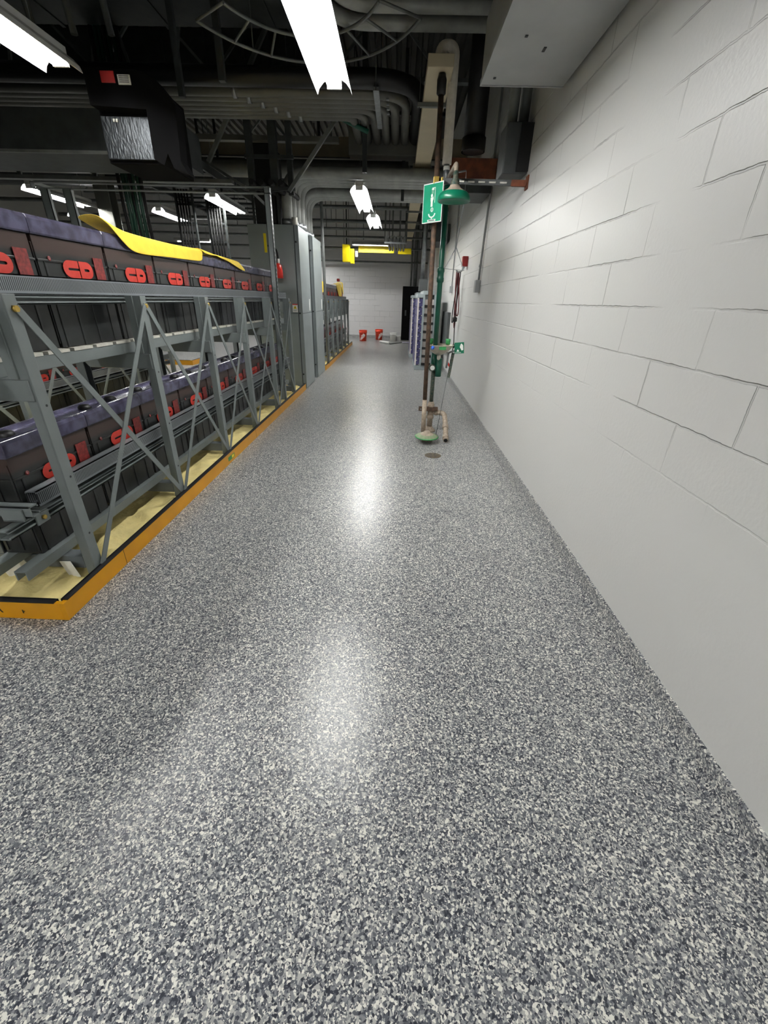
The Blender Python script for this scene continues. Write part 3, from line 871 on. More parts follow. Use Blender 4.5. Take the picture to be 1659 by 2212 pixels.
# shower head
HX, HY, HZ = 0.470, 4.62, 2.258
m = MB(); m.lathe([(0.0, 0.006), (0.09, 0.004), (0.128, -0.012), (0.143, -0.020), (0.146, -0.014), (0.142, 0.012), (0.130, 0.036), (0.112, 0.050)], (HX, HY, HZ), 36); hd = m.build('shower_head', M['green'], sh)
m = MB(); m.lathe([(0.113, 0.050), (0.085, 0.062), (0.058, 0.076), (0.044, 0.092), (0.037, 0.11)], (HX, HY, HZ), 30); m.build('dusty_cone', M['scale'], hd)
m = MB(); m.lathe([(0.042, 0.095), (0.036, 0.13), (0.024, 0.155), (0.022, 0.20), (0.0, 0.21)], (HX, HY, HZ), 20); m.build('head_neck', M['green_worn'], hd)
m = MB(); m.tube(fillet([(RX, RY, 2.51), (HX, HY, 2.51), (HX, HY, 2.44)], 0.04), 0.019, 12); m.build('head_arm', M['scale'], sh)
m = MB(); m.tube([(0.470, 4.99, 2.51), (0.605, 5.0, 2.545), (0.612, 5.0, 2.33), (0.572, 5.0, 1.93)], 0.004, 6); m.tube([(0.470, 4.99, 2.52), (0.600, 5.0, 2.545)], 0.008, 6); m.build('pull_rod', M['steel'], sh)
m = MB(); m.tube([(0.572, 5.0, 1.93), (0.470, 5.0, 1.742), (0.670, 5.0, 1.730), (0.572, 5.0, 1.93)], 0.005, 6); m.build('pull_handle', M['steel'], sh)
m = MB(); m.tube([(0.470, 5.02, 2.50), (0.470, 5.0, 1.745)], 0.002, 5); m.build('guide_wire', M['steel'], sh)
# supply pipe above
sp = thing('supply_pipe', 'white insulated water pipe dropping from a U bend to the green shower', 'pipe', (RX, RY, 2.5))
m = MB(); m.tube(fillet([(RX-0.02, RY, 2.62), (RX-0.02, RY, 3.44), (0.30, RY, 3.44), (0.30, RY, 3.30)], 0.07), 0.044, 16); m.build('insulation', M['white_pipe'], sp)
m = MB(); m.tube([(RX-0.01, RY, 2.46), (RX-0.02, RY, 2.62)], 0.028, 14); g = m.build('bare_pipe', M['steel'], sp)
m = MB(); m.tube([(RX-0.018, RY, 2.575), (RX-0.019, RY, 2.605)], 0.031, 14); m.build('white_tape', M['white'], g)
bp = thing('vent_pipe', 'slim rust-brown pipe from floor to ceiling duct beside the green shower', 'pipe', (0.358, 4.86, 0))
m = MB(); m.tube([(0.360, 4.935, 0.06), (0.318, 4.955, 3.12)], 0.0245, 14); m.build('pipe', M['rust'], bp)
m = MB(); m.tube([(0.3608, 4.9346, 0.0), (0.3551, 4.9374, 0.42)], 0.0275, 14); m.build('scaly_foot', M['scale'], bp)
m = MB(); m.lathe([(0.028, 0.0), (0.040, 0.01), (0.042, 0.10), (0.030, 0.14), (0.0, 0.14)], (0.318, 4.955, 3.055), 14); m.build('socket', M['black'], bp)
m = MB(); m.box(0.295, 0.345, 4.86, 4.93, 2.415, 2.47); m.box(0.365, 0.385, 4.88, 4.93, 2.42, 2.47); m.build('brass_clamp', M['copper'], bp, 0.003)
st = thing('wall_strut', 'perforated strut arm with a rusty end plate tying the pipes to the wall', 'strut', (1.0, 4.66, 2.4))
m = MB(); m.bar((0.36, 5.01, 2.465), (1.00, 4.685, 2.395), 0.042, 0.03, (0.45, 0.9, 0)); a = m.build('arm', M['steel_dark'], st)
m = MB(); m.bar((0.98, 4.695, 2.397), (1.10, 4.635, 2.384), 0.046, 0.034, (0.45, 0.9, 0)); m.box(1.096, 1.106, 4.60, 4.68, 2.34, 2.44); m.build('end_plate', M['rust_orange'], st)
m = MB()
for k in range(5):
    f = 0.30+0.14*k
    p = Vector((0.36, 5.01, 2.465)).lerp(Vector((1.0, 4.685, 2.395)), f)
    m.bar(p+Vector((-0.028, -0.006, 0)), p+Vector((0.028, -0.034, -0.006)), 0.012, 0.012, (0.45, 0.9, 0))
o = m.build('slot_holes', M['white_insul'], a); o['kind'] = 'stuff'
# sign on the brown pipe
sg = thing('safety_sign', 'green pictogram sign with a white border fixed to the rust-brown pipe', 'sign', (0.29, 4.81, 2.10))
so = Vector((0.297, 4.868, 2.268)); sx = Vector((0.165, -0.175, 0.0)).normalized(); sy = Vector((0, 0, 1))
m = MB(); on_plane(m, so, sx, sy, [(-0.125, -0.155), (0.125, -0.155), (0.125, 0.155), (-0.125, 0.155)]); m.build('border', M['white'], sg)
m = MB(); on_plane(m, so, sx, sy, [(-0.117, -0.147), (0.117, -0.147), (0.117, 0.147), (-0.117, 0.147)], 0.001); m.build('panel', mat('sign_green', (30, 148, 112), 0.4), sg)
m = MB()
def rect(u0, u1, v0, v1): on_plane(m, so, sx, sy, [(u0, v0), (u1, v0), (u1, v1), (u0, v1)], 0.002)
def disc(u, v, r): on_plane(m, so, sx, sy, [(u+r*math.cos(2*math.pi*k/14), v+r*math.sin(2*math.pi*k/14)) for k in range(14)], 0.002)
rect(0.026, 0.031, 0.000, 0.118); rect(-0.010, 0.031, 0.113, 0.118); rect(-0.014, 0.014, 0.100, 0.112)
for k in range(4):
    for j in range(3): rect(-0.012+0.009*j, -0.008+0.009*j, 0.072+0.007*k, 0.075+0.007*k)
disc(-0.010, 0.058, 0.013)
rect(-0.024, 0.006, 0.014, 0.044); rect(-0.020, 0.004, -0.028, 0.014); rect(0.006, 0.012, 0.024, 0.050)
m.build('pictogram', M['white'], sg)
m = MB()
for k in range(16):
    a0, a1 = 2*math.pi*k/16, 2*math.pi*(k+1)/16
    on_plane(m, so, sx, sy, [(0.018*math.cos(a0), -0.052+0.018*math.sin(a0)), (0.018*math.cos(a1), -0.052+0.018*math.sin(a1)), (0.012*math.cos(a1), -0.052+0.012*math.sin(a1)), (0.012*math.cos(a0), -0.052+0.012*math.sin(a0))], 0.002)
on_plane(m, so, sx, sy, [(-0.006, -0.060), (0.002, -0.062), (0.007, -0.044), (-0.001, -0.042)], 0.002)
for k in range(12):
    a0, a1 = math.pi+math.pi*k/12, math.pi+math.pi*(k+1)/12
    f = lambda r, a: (r*math.cos(a), -0.082+r*0.75*math.sin(a))
    on_plane(m, so, sx, sy, [f(0.046, a0), f(0.046, a1), f(0.032, a1), f(0.032, a0)], 0.002)
on_plane(m, so, sx, sy, [(-0.008, -0.126), (0.006, -0.126), (0.006, -0.108), (-0.008, -0.108)], 0.002)
on_plane(m, so, sx, sy, [(-0.052, -0.144), (0.052, -0.144), (0.052, -0.128), (-0.052, -0.128)], 0.002)
m.build('eyewash_pictogram', M['white'], sg)
m = MB()
on_plane(m, so, sx, sy, [(-0.038, -0.139), (0.036, -0.139), (0.036, -0.133), (-0.038, -0.133)], 0.003)
m.build('small_print', M['cab_seam'], sg)
m = MB(); m.lathe([(0.0, 0.004), (0.078, 0.004), (0.086, 0.001), (0.086, 0.0)], (0.425, 4.20, 0), 28); dr = m.build('floor_drain', M['wood'])
tag(dr, 'round brown floor drain cover in front of the green shower', 'drain')
m = MB()
for k in range(6):
    a = math.pi*k/3
    m.bar((0.425+0.02*math.cos(a), 4.20+0.02*math.sin(a), 0.0046), (0.425+0.066*math.cos(a), 4.20+0.066*math.sin(a), 0.0046), 0.001, 0.009, (-math.sin(a), math.cos(a), 0))
o = m.build('drain_slots', M['cab_seam'], dr); 

# ---------------------------------------------------------------- things on the right wall
t = thing('cable_trough', 'big pale galvanised trough along the top of the right wall', 'trough', (0.79, 2.2, 2.78))
m = MB(); m.box(0.52, 1.085, 0.55, 3.92, 2.775, 3.10); m.build('body', M['trough'], t, 0.006)
m = MB(); m.box(0.515, 0.525, 0.55, 3.925, 2.770, 2.800); m.box(0.52, 1.085, 3.915, 3.926, 2.770, 2.80); m.build('flange', M['trough'], t)
m = MB()
for x, y, a in ((0.80, 3.42, 0.05), (0.585, 3.80, 0.02), (0.66, 3.30, 0.02)):
    m.box(x, x+0.016, y, y+a, 2.771, 2.777)
m.build('hole', M['cab_seam'], t)
for y in (1.2, 3.2):
    m = MB(); m.tube([(0.60, y, 3.1), (0.60, y, ZC)], 0.006, 6); m.build('hanger_rod', M['steel_dull'], t)
t = thing('junction_box', 'dark grey junction box on the right wall with conduits rising from it', 'junction box', (1.0, 5.1, 2.47))
m = MB(); m.box(0.885, 1.105, 4.70, 4.98, 2.465, 2.82); m.build('body', M['box_grey'], t, 0.01)
m = MB(); m.box(1.0, 1.106, 4.68, 4.70, 2.48, 2.81); m.build('lid_edge', M['black'], t)
for x, y in ((0.94, 4.82), (1.05, 4.88)):
    m = MB(); m.tube([(x, y, 2.82), (x, y, ZC)], 0.045, 12); m.build('conduit', M['steel_dull'], t)
m = MB(); m.tube([(0.78, 6.0, 2.93), (0.78, 6.0, ZC)], 0.115, 20); m.lathe([(0.13, 2.93), (0.13, 3.05), (0.115, 3.05)], (0.78, 6.0, 0), 20)
tag(m.build('vent_stack', M['black']), 'black vertical vent stack hanging behind the white pipe', 'duct')
m = MB(); m.box(0.53, 1.10, 6.2, 6.45, 2.74, 2.93)
tag(m.build('timber_block', M['rust_orange'], None, 0.004), 'orange-brown timber block high on the wall behind the shower head', 'timber')
m = MB(); m.box(0.55, 1.08, 6.3, 6.9, 2.62, 2.70)
tag(m.build('metal_tray', M['steel_dark'], None, 0.004), 'dark metal tray under the orange-brown timber block', 'tray')
t = thing('wall_conduit', 'grey conduit dropping down the right wall to a small switch box', 'conduit', (1.085, 6.5, 1.56))
m = MB(); m.tube([(1.083, 6.50, 1.70), (1.083, 6.34, 2.70), (1.083, 6.30, ZC)], 0.014, 10); m.build('conduit', M['conduit'], t)
m = MB(); m.tube([(1.083, 6.495, 1.86), (1.083, 6.49, 1.89)], 0.019, 10); m.build('coupling', M['conduit'], t)
m = MB(); m.box(1.04, 1.106, 6.46, 6.58, 1.56, 1.71); m.build('switch_box', M['conduit'], t, 0.006)
t = thing('wall_conduit', 'thin conduit and small box farther along the right wall, past the red alarm', 'conduit', (1.085, 9.7, 1.63))
m = MB(); m.tube([(1.09, 9.70, 1.70), (1.09, 9.65, 2.9), (1.09, 9.65, ZC)], 0.012, 8); m.build('conduit', M['conduit'], t)
m = MB(); m.box(1.05, 1.106, 9.64, 9.76, 1.60, 1.72); m.build('outlet_box', M['conduit'], t, 0.005)
t = thing('fire_alarm', 'small dark red alarm box mounted on the right wall', 'alarm', (1.08, 7.9, 1.96))
m = MB(); m.box(1.02, 1.106, 7.84, 7.97, 1.955, 2.095); m.build('body', M['alarm_red'], t, 0.006)
m = MB(); m.tube([(1.005, 7.88, 1.99), (1.02, 7.88, 1.99)], 0.03, 12); m.build('horn', M['white_insul'], t)
m = MB(); m.tube([(1.03, 7.86, 1.955), (1.03, 7.86, 1.90)], 0.012, 8); m.build('conduit_stub', M['conduit'], t)
t = thing('cable_hook', 'pale curved wall hook below the red alarm box carrying cables', 'hook', (1.0, 8.2, 1.88))
m = MB(); m.tube(fillet([(1.106, 8.2, 1.98), (1.06, 8.2, 1.90), (1.00, 8.2, 1.885), (0.97, 8.2, 1.92)], 0.03), 0.014, 8); m.build('hook', M['conduit'], t)
def hang_cable(label, mt, dy, dx, zb):
    pts = []
    for k in range(25):
        f = k/24
        pts.append((1.02+dx*math.sin(f*5), 8.2+dy*math.sin(math.pi*f), 1.895-(1.895-zb)*math.sin(math.pi*f)))
    m = MB(); m.tube(pts, 0.009, 6)
    tag(m.build('jumper_cable', mt), label, 'cable', 'looped cables on the wall hook')
hang_cable('dark red looped cable on the wall hook, hanging lowest', M['cable_red'], 0.06, 0.02, 1.02)
hang_cable('black looped cable on the wall hook beside the dark red ones', M['rubber'], 0.18, -0.03, 1.10)
hang_cable('short dark red looped cable on the wall hook, ending above the others', M['cable_red'], -0.10, 0.04, 1.22)
t = thing('test_lead', 'black test lead with a red clamp dangling behind the green push flag', 'cable', (1.03, 8.25, 0.4))
m = MB(); m.tube([(1.02, 8.21, 1.87), (1.03, 8.23, 1.1), (1.05, 8.25, 0.75), (1.03, 8.28, 0.45)], 0.008, 6); m.build('lead', M['rubber'], t)
m = MB(); m.lathe([(0, -0.04), (0.035, -0.02), (0.035, 0.02), (0, 0.04)], (1.05, 8.24, 0.72), 10); m.build('ferrite', M['rubber'], t)
m = MB(); m.lathe([(0, -0.05), (0.04, -0.03), (0.04, 0.03), (0, 0.05)], (1.025, 8.22, 1.16), 10); m.build('cable_tie', M['rubber'], t)
m = MB(); m.bar((1.035, 8.28, 0.34), (1.03, 8.28, 0.48), 0.03, 0.03, (0, 1, 0)); m.build('clamp_grip', M['black'], t)
m = MB(); m.bar((1.035, 8.28, 0.33), (0.955, 8.28, 0.45), 0.035, 0.03, (0, 1, 0)); m.build('clamp_jaw', M['red'], t)
m = MB(); m.box(1.05, 1.106, 9.6, 10.8, 0.46, 1.24)
tag(m.build('wall_panel', M['box_grey'], None, 0.004), 'flat dark grey panel fixed low on the right wall beyond the shower', 'panel')

# ---------------------------------------------------------------- module racks at the right
def module_rack(label, ox, oy):
    t = thing('module_rack', label, 'rack', (0.70+ox, 10.3+oy, 0), 'module racks by the right wall')
    m = MB(); m.box(0.435+ox, 0.95+ox, 10.28+oy, 11.6+oy, 0.0, 0.10); m.build('base', M['mod_grey'], t, 0.004)
    m = MB(); m.box(0.552+ox, 0.600+ox, 10.27+oy, 11.6+oy, 0.10, 1.56); m.build('column', M['mod_grey'], t, 0.004)
    m = MB(); m.box(0.80+ox, 0.95+ox, 10.27+oy, 11.6+oy, 0.10, 1.56); m.build('column', M['mod_grey'], t, 0.004)
    m = MB(); m.box(0.435+ox, 0.55+ox, 10.27+oy, 11.6+oy, 1.50, 1.57); m.box(0.552+ox, 0.80+ox, 10.27+oy, 11.6+oy, 1.56, 1.64); m.build('cap', M['mod_grey'], t, 0.006)
    m = MB(); m.box(0.440+ox, 0.474+ox, 10.28+oy, 10.34+oy, 0.10, 1.50); m.build('corner_strip', M['mod_white'], t, 0.003)
    return t
BACK = [False]
mods = []
def module(ox, oy, k, where):
    z = 0.11+k*0.172
    t = thing('battery_module', 'purple-blue battery module with a black handle, %s row from the floor in the %s' % (ORD[k], where), 'battery module', (0.66+ox, 10.3+oy, z), 'battery modules in the racks by the right wall')
    if not mods:
        m = MB(); m.box(0.476+ox, 0.550+ox, 10.29+oy, 11.55+oy, z+0.004, z+0.166); m.box(0.44+ox, 0.475+ox, 10.36+oy, 11.55+oy, z+0.004, z+0.166); b = m.build('case', M['mod_blue'], t, 0.004)
        m = MB(); m.box(0.602+ox, 0.798+ox, 10.33+oy, 11.55+oy, z+0.03, z+0.160); b2 = m.build('white_case', M['mod_white'], t, 0.004)
        m = MB(); m.box(0.592+ox, 0.808+ox, 10.245+oy, 10.268+oy, z-0.004, z+0.050); b3 = m.build('handle', M['black'], t, 0.004)
        m = MB()
        m.box(0.532+ox, 0.550+ox, 10.286+oy, 10.292+oy, z+0.0, z+0.016); m.box(0.476+ox, 0.498+ox, 10.286+oy, 10.292+oy, z+0.09, z+0.106); b4 = m.build('clip', M['mod_white'], t)
        mods.extend([b, b2, b3, b4])
    else:
        for b in mods:
            c = b.copy(); COL.objects.link(c); c.parent = t
module_rack('blue and grey module rack standing nearer the green shower', 0, 0)
for k in range(8): module(0, 0, k, 'nearer rack')
module_rack('blue and grey module rack standing farther, by the black cabinet', -0.055, 2.3)
for k in range(8): module(-0.055, 2.3, k, 'farther rack')
t = thing('duct_box', 'grey box with a galvanised pipe rising above the farther module rack', 'box', (0.62, 12.0, 1.6))
m = MB(); m.box(0.53, 0.74, 12.0, 12.35, 1.655, 1.93); m.build('box', M['box_grey'], t, 0.006)
m = MB(); m.tube([(0.60, 12.15, 1.93), (0.62, 12.15, 2.9), (0.62, 12.15, ZC)], 0.055, 14); m.build('pipe', M['steel'], t)

# ---------------------------------------------------------------- far end of the aisle
t = thing('equipment_cabinet', 'tall black cabinet standing against the far end wall', 'cabinet', (0.6, 18.6, 0))
m = MB(); m.box(0.19, 1.02, 18.42, 18.93, 0.0, 1.93); m.build('body', M['soot'], t, 0.008)
m = MB(); m.box(0.205, 1.0, 18.40, 18.42, 0.06, 1.90); d = m.build('door', M['soot'], t, 0.004)
m = MB(); m.box(0.30, 0.36, 18.385, 18.40, 0.9, 1.1); m.build('handle', M['steel_dark'], d)
def bucket(label, x, y, r, h, mt, cat, group, rim=True):
    t = thing('bucket', label, cat, (x, y, 0), group)
    m = MB()
    m.lathe([(0.0, 0.004), (r*0.86, 0.0), (r*0.97, h*0.78), (r*1.06, h*0.80), (r*1.06, h*0.85), (r*0.99, h*0.86), (r*0.99, h*0.95), (r*1.07, h*0.96), (r*1.07, h), (r*0.98, h), (r*0.84, 0.015), (0, 0.015)], (x, y, 0), 28)
    m.build('body', mt, t)
    m = MB()
    pts = [(x+r*1.05*math.cos(a), y-r*0.5*math.sin(a)*0.9, h*0.82-0.6*r*math.sin(a)) for a in [math.pi*k/14 for k in range(15)]]
    m.tube(pts, 0.005, 6); m.build('wire_handle', M['steel'], t)
    return t
def stencil(t, x, y, r, h, a0, tilt, s, words):
    for i, wd in enumerate(words):
        c = Vector((x+math.sin(a0)*r*0.985, y-math.cos(a0)*r*0.985, h*0.44-0.042*i+0.04))
        xx = Vector((math.cos(a0), math.sin(a0), 0)); zz = Vector((0, 0, 1))
        ux = (xx*math.cos(tilt)+zz*math.sin(tilt)); uy = (zz*math.cos(tilt)-xx*math.sin(tilt))
        text_mesh(wd, 'logo_text', s, 0.006, frame(c, ux, uy), M['white'], t, 'CENTER', 0.002)
GB = 'orange buckets at the end of the aisle'
b = bucket('left one of two orange buckets at the far end of the aisle', -1.285, 17.5, 0.150, 0.385, M['orange'], 'bucket', GB)
stencil(b, -1.285, 17.5, 0.142, 0.385, 0.0, 0.75, 0.075, ['THE', 'HOME', 'DEPOT'])
b = bucket('right one of two orange buckets at the far end of the aisle', -0.700, 18.28, 0.150, 0.385, M['orange'], 'bucket', GB)
stencil(b, -0.700, 18.28, 0.142, 0.385, 0.45, 0.75, 0.075, ['THE', 'HOME', 'DEPOT'])
bucket('white pail with a wire handle right of the orange buckets', -0.13, 17.85, 0.125, 0.30, M['white'], 'pail', None)
bucket('small white tub beside the white pail near the black cabinet', 0.07, 18.0, 0.10, 0.20, M['white'], 'tub', None)
t = thing('roller_pole', 'white roller sleeve on a grey pole lying on the floor before the pails', 'roller', (-0.3, 16.7, 0))
m = MB(); m.tube([(-0.60, 17.0, 0.042), (-0.24, 16.45, 0.042)], 0.040, 14); m.build('roller_sleeve', M['white'], t)
m = MB(); m.tube([(-0.24, 16.45, 0.02), (-0.21, 16.40, 0.016), (0.23, 17.12, 0.016)], 0.015, 8); m.build('pole', M['steel_dark'], t)
m = MB()
vs = []
for j in range(7):
    for i in range(9):
        vs.append((0.22+0.36*i/8, 16.95+0.42*j/6, 0.012+0.012*abs(math.sin(i*1.7+j*2.3))))
m.add(vs, [(j*9+i, j*9+i+1, (j+1)*9+i+1, (j+1)*9+i) for j in range(6) for i in range(8)], None, True)
tag(m.build('rag', mat('rag_white_blue', (70, 70, 150), 0.8, 0, 0.1, 22, rgb2=(226, 224, 220)), None, 0, 0.004), 'white and blue rag lying on the floor left of the module racks', 'rag')
m = MB(); m.tube([(-1.527, 10.02, 0.12), (-1.56, 10.02, 2.55), (-1.56, 10.02, ZC)], 0.030, 10)
tag(m.build('conduit_post', M['steel_dull']), 'vertical grey conduit rising just beyond the second tall cabinet', 'conduit')

# ---------------------------------------------------------------- fluorescent fixtures
def fixture(label, x, y0, y1, z=2.85, cross=False, bare=False):
    L = y1-y0
    g = 'fluorescent strip lights'
    t = thing('strip_light', label, 'light', (x, (y0+y1)/2, z) if not cross else ((y0+y1)/2, x, z), g)
    def P(u, v, ww):        # u across, v along
        return (x+u, v, z+ww) if not cross else (v, x+u, z+ww)
    def ext(mb, poly, a, b):
        n = len(poly)
        vs = [P(u, a, w_) for u, w_ in poly]+[P(u, b, w_) for u, w_ in poly]
        mb.add(vs, [tuple(range(n)), tuple(range(2*n-1, n-1, -1))]+[(k, k+n, (k+1) % n+n, (k+1) % n) for k in range(n)])
    m = MB(); ext(m, [(-0.055, 0.082), (0.055, 0.082), (0.055, 0.135), (-0.055, 0.135)], y0+0.01, y1-0.01); m.build('housing', M['reflector'], t, 0.003)
    wd = 0.133
    for s in (-1, 1):
        m = MB()
        prof = [(0.050, 0.086), (0.085, 0.070), (0.120, 0.034), (wd, 0.0)]
        for (a, b), (c, d) in zip(prof[:-1], prof[1:]):
            ext(m, [(s*a, b), (s*c, d), (s*(c+0.002), d+0.004), (s*(a+0.002), b+0.004)], y0, y1)
        m.build('reflector_wing', M['reflector'], t)
    m = MB(); ext(m, [(-0.052, 0.080), (0.0, 0.072), (0.052, 0.080), (0.0, 0.086)], y0, y1); m.build('reflector_spine', M['reflector'], t)
    for u in (-0.036, 0.036):
        m = MB(); m.tube([P(u, y0+0.03, 0.043), P(u, y1-0.03, 0.043)], 0.0165, 10, None, False); m.build('fluorescent_tube', M['tube'], t)
    for v in (y0+0.012, y1-0.030):
        m = MB(); ext(m, [(-0.055, 0.026), (0.055, 0.026), (0.055, 0.082), (-0.055, 0.082)], v, v+0.018); m.build('lamp_holder', M['white'], t)
    for f in (0.12, 0.88):
        v = y0+L*f
        m = MB(); m.tube([P(0, v, 0.135), P(0, v, ZC-z)], 0.004, 6); m.build('hanger_rod', M['steel_dull'], t)
    return t
fixture('large twin-tube strip light overhead near the top of the picture, over the aisle', -0.542, 2.486, 4.357)
fixture('twin-tube strip light over the aisle, in front of the cabinet conduits, second along', -0.624, 7.637, 9.400)
fixture('twin-tube strip light over the aisle, third along and farthest but for the cross light', -0.538, 9.942, 11.343)
fixture('strip light hung crosswise in front of the yellow beams at the far end', 15.95, -1.53, -0.33, 3.0, True)
fixture('twin-tube strip light at the upper left, beside the black unit heater', -2.472, 2.079, 4.085)
fixture('twin-tube strip light seen under the strut frame beam, left of the perforated post', -3.091, 8.361, 9.897)
fixture('strip light on the far left behind the two frame uprights', -5.875, 8.044, 9.536)
fixture('strip light partly hidden behind the dark cable drops', -4.700, 9.762, 11.027)
fixture('distant strip light low at the left beyond the green cables', -6.869, 10.485, 11.931)
fixture('distant strip light hung crosswise behind the dark cable drops', 14.642, -6.688, -5.604, 2.85, True)
fixture('added twin-tube strip light, unseen behind the camera over the aisle, brightening the near floor', -0.542, -3.10, -1.20)  # added lamp out of view, lifts the near floor
fixture('added twin-tube strip light, unseen behind the camera over the left bay, brightening the near floor', -2.472, -2.350, -0.452)  # another unseen lamp added behind the camera for the near floor

fixture('added crosswise strip light hidden behind the tall cabinets to brighten the far wall, nearer the aisle end', 16.3, -3.95, -2.75, 3.0, True)  # extra lamp put in out of sight to brighten the far wall
fixture('added crosswise strip light hidden behind the tall cabinets to brighten the far wall, nearest to it', 17.5, -4.4, -3.2, 3.0, True)  # second extra hidden lamp for the far wall

# ---------------------------------------------------------------- overhead services
def pipe(name, label, cat, pts, r, mt, group=None, fr=0.0, seg=12, clamps=()):
    p = fillet(pts, fr, 8) if fr else pts
    if clamps:
        t = thing(name, label, cat, tuple(pts[0]), group)
        m = MB(); m.tube(p, r, seg); m.build('pipe', mt, t)
        for a, b in clamps:
            m = MB(); m.tube([a, b], r*1.25, seg); m.build('coupling', M['steel'], t)
        return t
    m = MB(); m.tube(p, r, seg)
    return tag(m.build(name, mt), label, cat, group)

# pair of big conduits crossing at the top right
g = 'big conduits crossing above the supply pipe'
pipe('big_conduit', 'big grey conduit crossing at the top, the nearer of two above the white U bend', 'conduit', [(1.09, 4.93, 3.60), (-0.55, 4.93, 3.60), (-0.75, 4.0, 3.62), (-0.8, 1.5, 3.75)], 0.055, M['conduit_pale'], g, 0.28)
pipe('big_conduit', 'big grey conduit crossing at the top, just above the white U bend', 'conduit', [(1.09, 5.19, 3.60), (-0.62, 5.19, 3.60), (-0.90, 4.2, 3.62), (-0.95, 1.5, 3.75)], 0.055, M['conduit_pale'], g, 0.28)
pipe('big_conduit', 'dark conduit crossing at the very top edge behind the pale trough', 'conduit', [(1.09, 4.62, 3.62), (-3.5, 4.62, 3.62)], 0.05, M['steel_dark'], g)

# bank of conduits crossing and turning away
g = 'conduits in the wide bank crossing the ceiling'
pipe('bank_conduit', 'thick black pipe crossing above the conduit bank and bending away at the beige duct', 'pipe', [(-6.5, 5.95, 3.50), (0.17, 5.95, 3.50), (0.17, 7.72, 3.50)], 0.085, M['black'], None, 0.55, 14)
for k, (y, nm) in enumerate([(6.18, 'nearest'), (6.31, 'second'), (6.44, 'third'), (6.57, 'fourth'), (6.70, 'fifth'), (6.83, 'farthest')]):
    xe = 0.02-0.13*k
    pts = [(-6.5, y, 3.46), (xe, y, 3.46), (xe, 7.72, 3.46)]
    pipe('bank_conduit', 'grey conduit in the wide bank crossing the ceiling, %s of six' % nm, 'conduit', pts, 0.052, M['duct'], g, 0.38-0.05*k,
         clamps=[((-1.9+0.12*k, y, 3.46), (-1.86+0.12*k, y, 3.46))])
t = thing('pull_box', 'dull grey pull box hung where the bent conduits of the bank end', 'box', (-0.2, 7.85, 3.3))
m = MB(); m.box(-0.78, 0.30, 7.72, 7.96, 3.30, 3.64); m.build('box', M['duct'], t, 0.006)
for x in (-0.70, 0.22):
    m = MB(); m.tube([(x, 7.84, 3.64), (x, 7.84, ZC)], 0.006, 6); m.build('hanger_rod', M['steel_dark'], t)
t = thing('trapeze_strut', 'pale strut clamping the conduit bank near its bend', 'strut', (-0.30, 6.4, 3.38))
m = MB(); m.box(-0.33, -0.27, 5.85, 6.95, 3.375, 3.405); m.build('strut', M['steel'], t)
for y in (5.80, 7.00):
    m = MB(); m.tube([(-0.30, y, 3.36), (-0.30, y, ZC)], 0.006, 6); m.build('hanger_rod', M['steel_dark'], t)
for y in (6.115, 6.245, 6.375, 6.505):
    m = MB(); m.box(-0.20, -0.17, y-0.02, y+0.02, 3.385, 3.40); m.build('clamp', M['steel'], t)
t = thing('tray_channel', 'shallow grey channel crossing behind the conduit bank', 'channel', (-1.7, 7.55, 3.4))
m = MB(); m.box(-3.0, -0.9, 7.50, 7.60, 3.38, 3.44); m.build('channel', M['duct'], t)
for x in (-2.8, -1.0):
    m = MB(); m.tube([(x, 7.55, 3.44), (x, 7.55, ZC)], 0.006, 6); m.build('hanger_rod', M['steel_dark'], t)
t = thing('roof_beam', 'pale tan beam crossing under the roof behind the conduit bank', 'beam', (-3, 9.3, 3.75))
m = MB(); m.box(-9.5, 1.10, 9.30, 9.42, 3.62, 3.92); m.build('web', M['beige'], t); m = MB(); m.box(-9.5, 1.10, 9.20, 9.52, 3.60, 3.62); m.build('flange', M['duct'], t)
pipe('large_duct', 'large dark round duct crossing the ceiling behind the pale tan beam', 'duct', [(-9.5, 9.9, 3.45), (1.05, 9.9, 3.45)], 0.20, M['steel_dark'], None, 0, 20)
pipe('large_duct', 'large grey round duct crossing above the tall cabinets', 'duct', [(-9.5, 8.9, 3.38), (0.1, 8.9, 3.38)], 0.13, M['duct'], None, 0, 18)

# conduits dropping into the cabinets
g = 'conduits bending down into the tall cabinets'
for k, (y, nm) in enumerate([(7.70, 'nearest'), (7.87, 'second'), (8.04, 'third'), (8.21, 'fourth')]):
    pipe('cabinet_conduit', 'grey conduit bending down into the first tall cabinet, %s of four' % nm, 'conduit', [(1.09, y, 3.08), (-1.72+0.03*k, y, 3.08), (-1.72+0.03*k, y, 2.42)], 0.078, M['conduit_pale'], g, 0.42,
         clamps=[((-1.72+0.03*k, y, 2.42), (-1.72+0.03*k, y, 2.50))])
for k, (y, nm) in enumerate([(8.95, 'nearest'), (9.12, 'second'), (9.29, 'third')]):
    pipe('cabinet_conduit', 'grey conduit bending down into the second tall cabinet, %s of three' % nm, 'conduit', [(1.09, y, 3.09), (-1.74+0.02*k, y, 3.09), (-1.74+0.02*k, y, 2.43)], 0.078, M['conduit_pale'], g, 0.40,
         clamps=[((-1.74+0.02*k, y, 2.43), (-1.74+0.02*k, y, 2.51))])
pipe('flex_conduit', 'white bushing stub on top of the first tall cabinet', 'conduit', [(-1.60, 7.62, 2.42), (-1.60, 7.62, 2.52)], 0.045, M['white_insul'], None, 0, 4)
t = thing('cable_chase', 'black cable chase rising from the tall cabinet past the perforated post', 'cable chase', (-2.0, 7.9, 2.42))
m = MB(); m.box(-2.20, -1.88, 7.65, 8.2, 2.425, 3.4); m.build('chase', M['rubber'], t, 0.02)
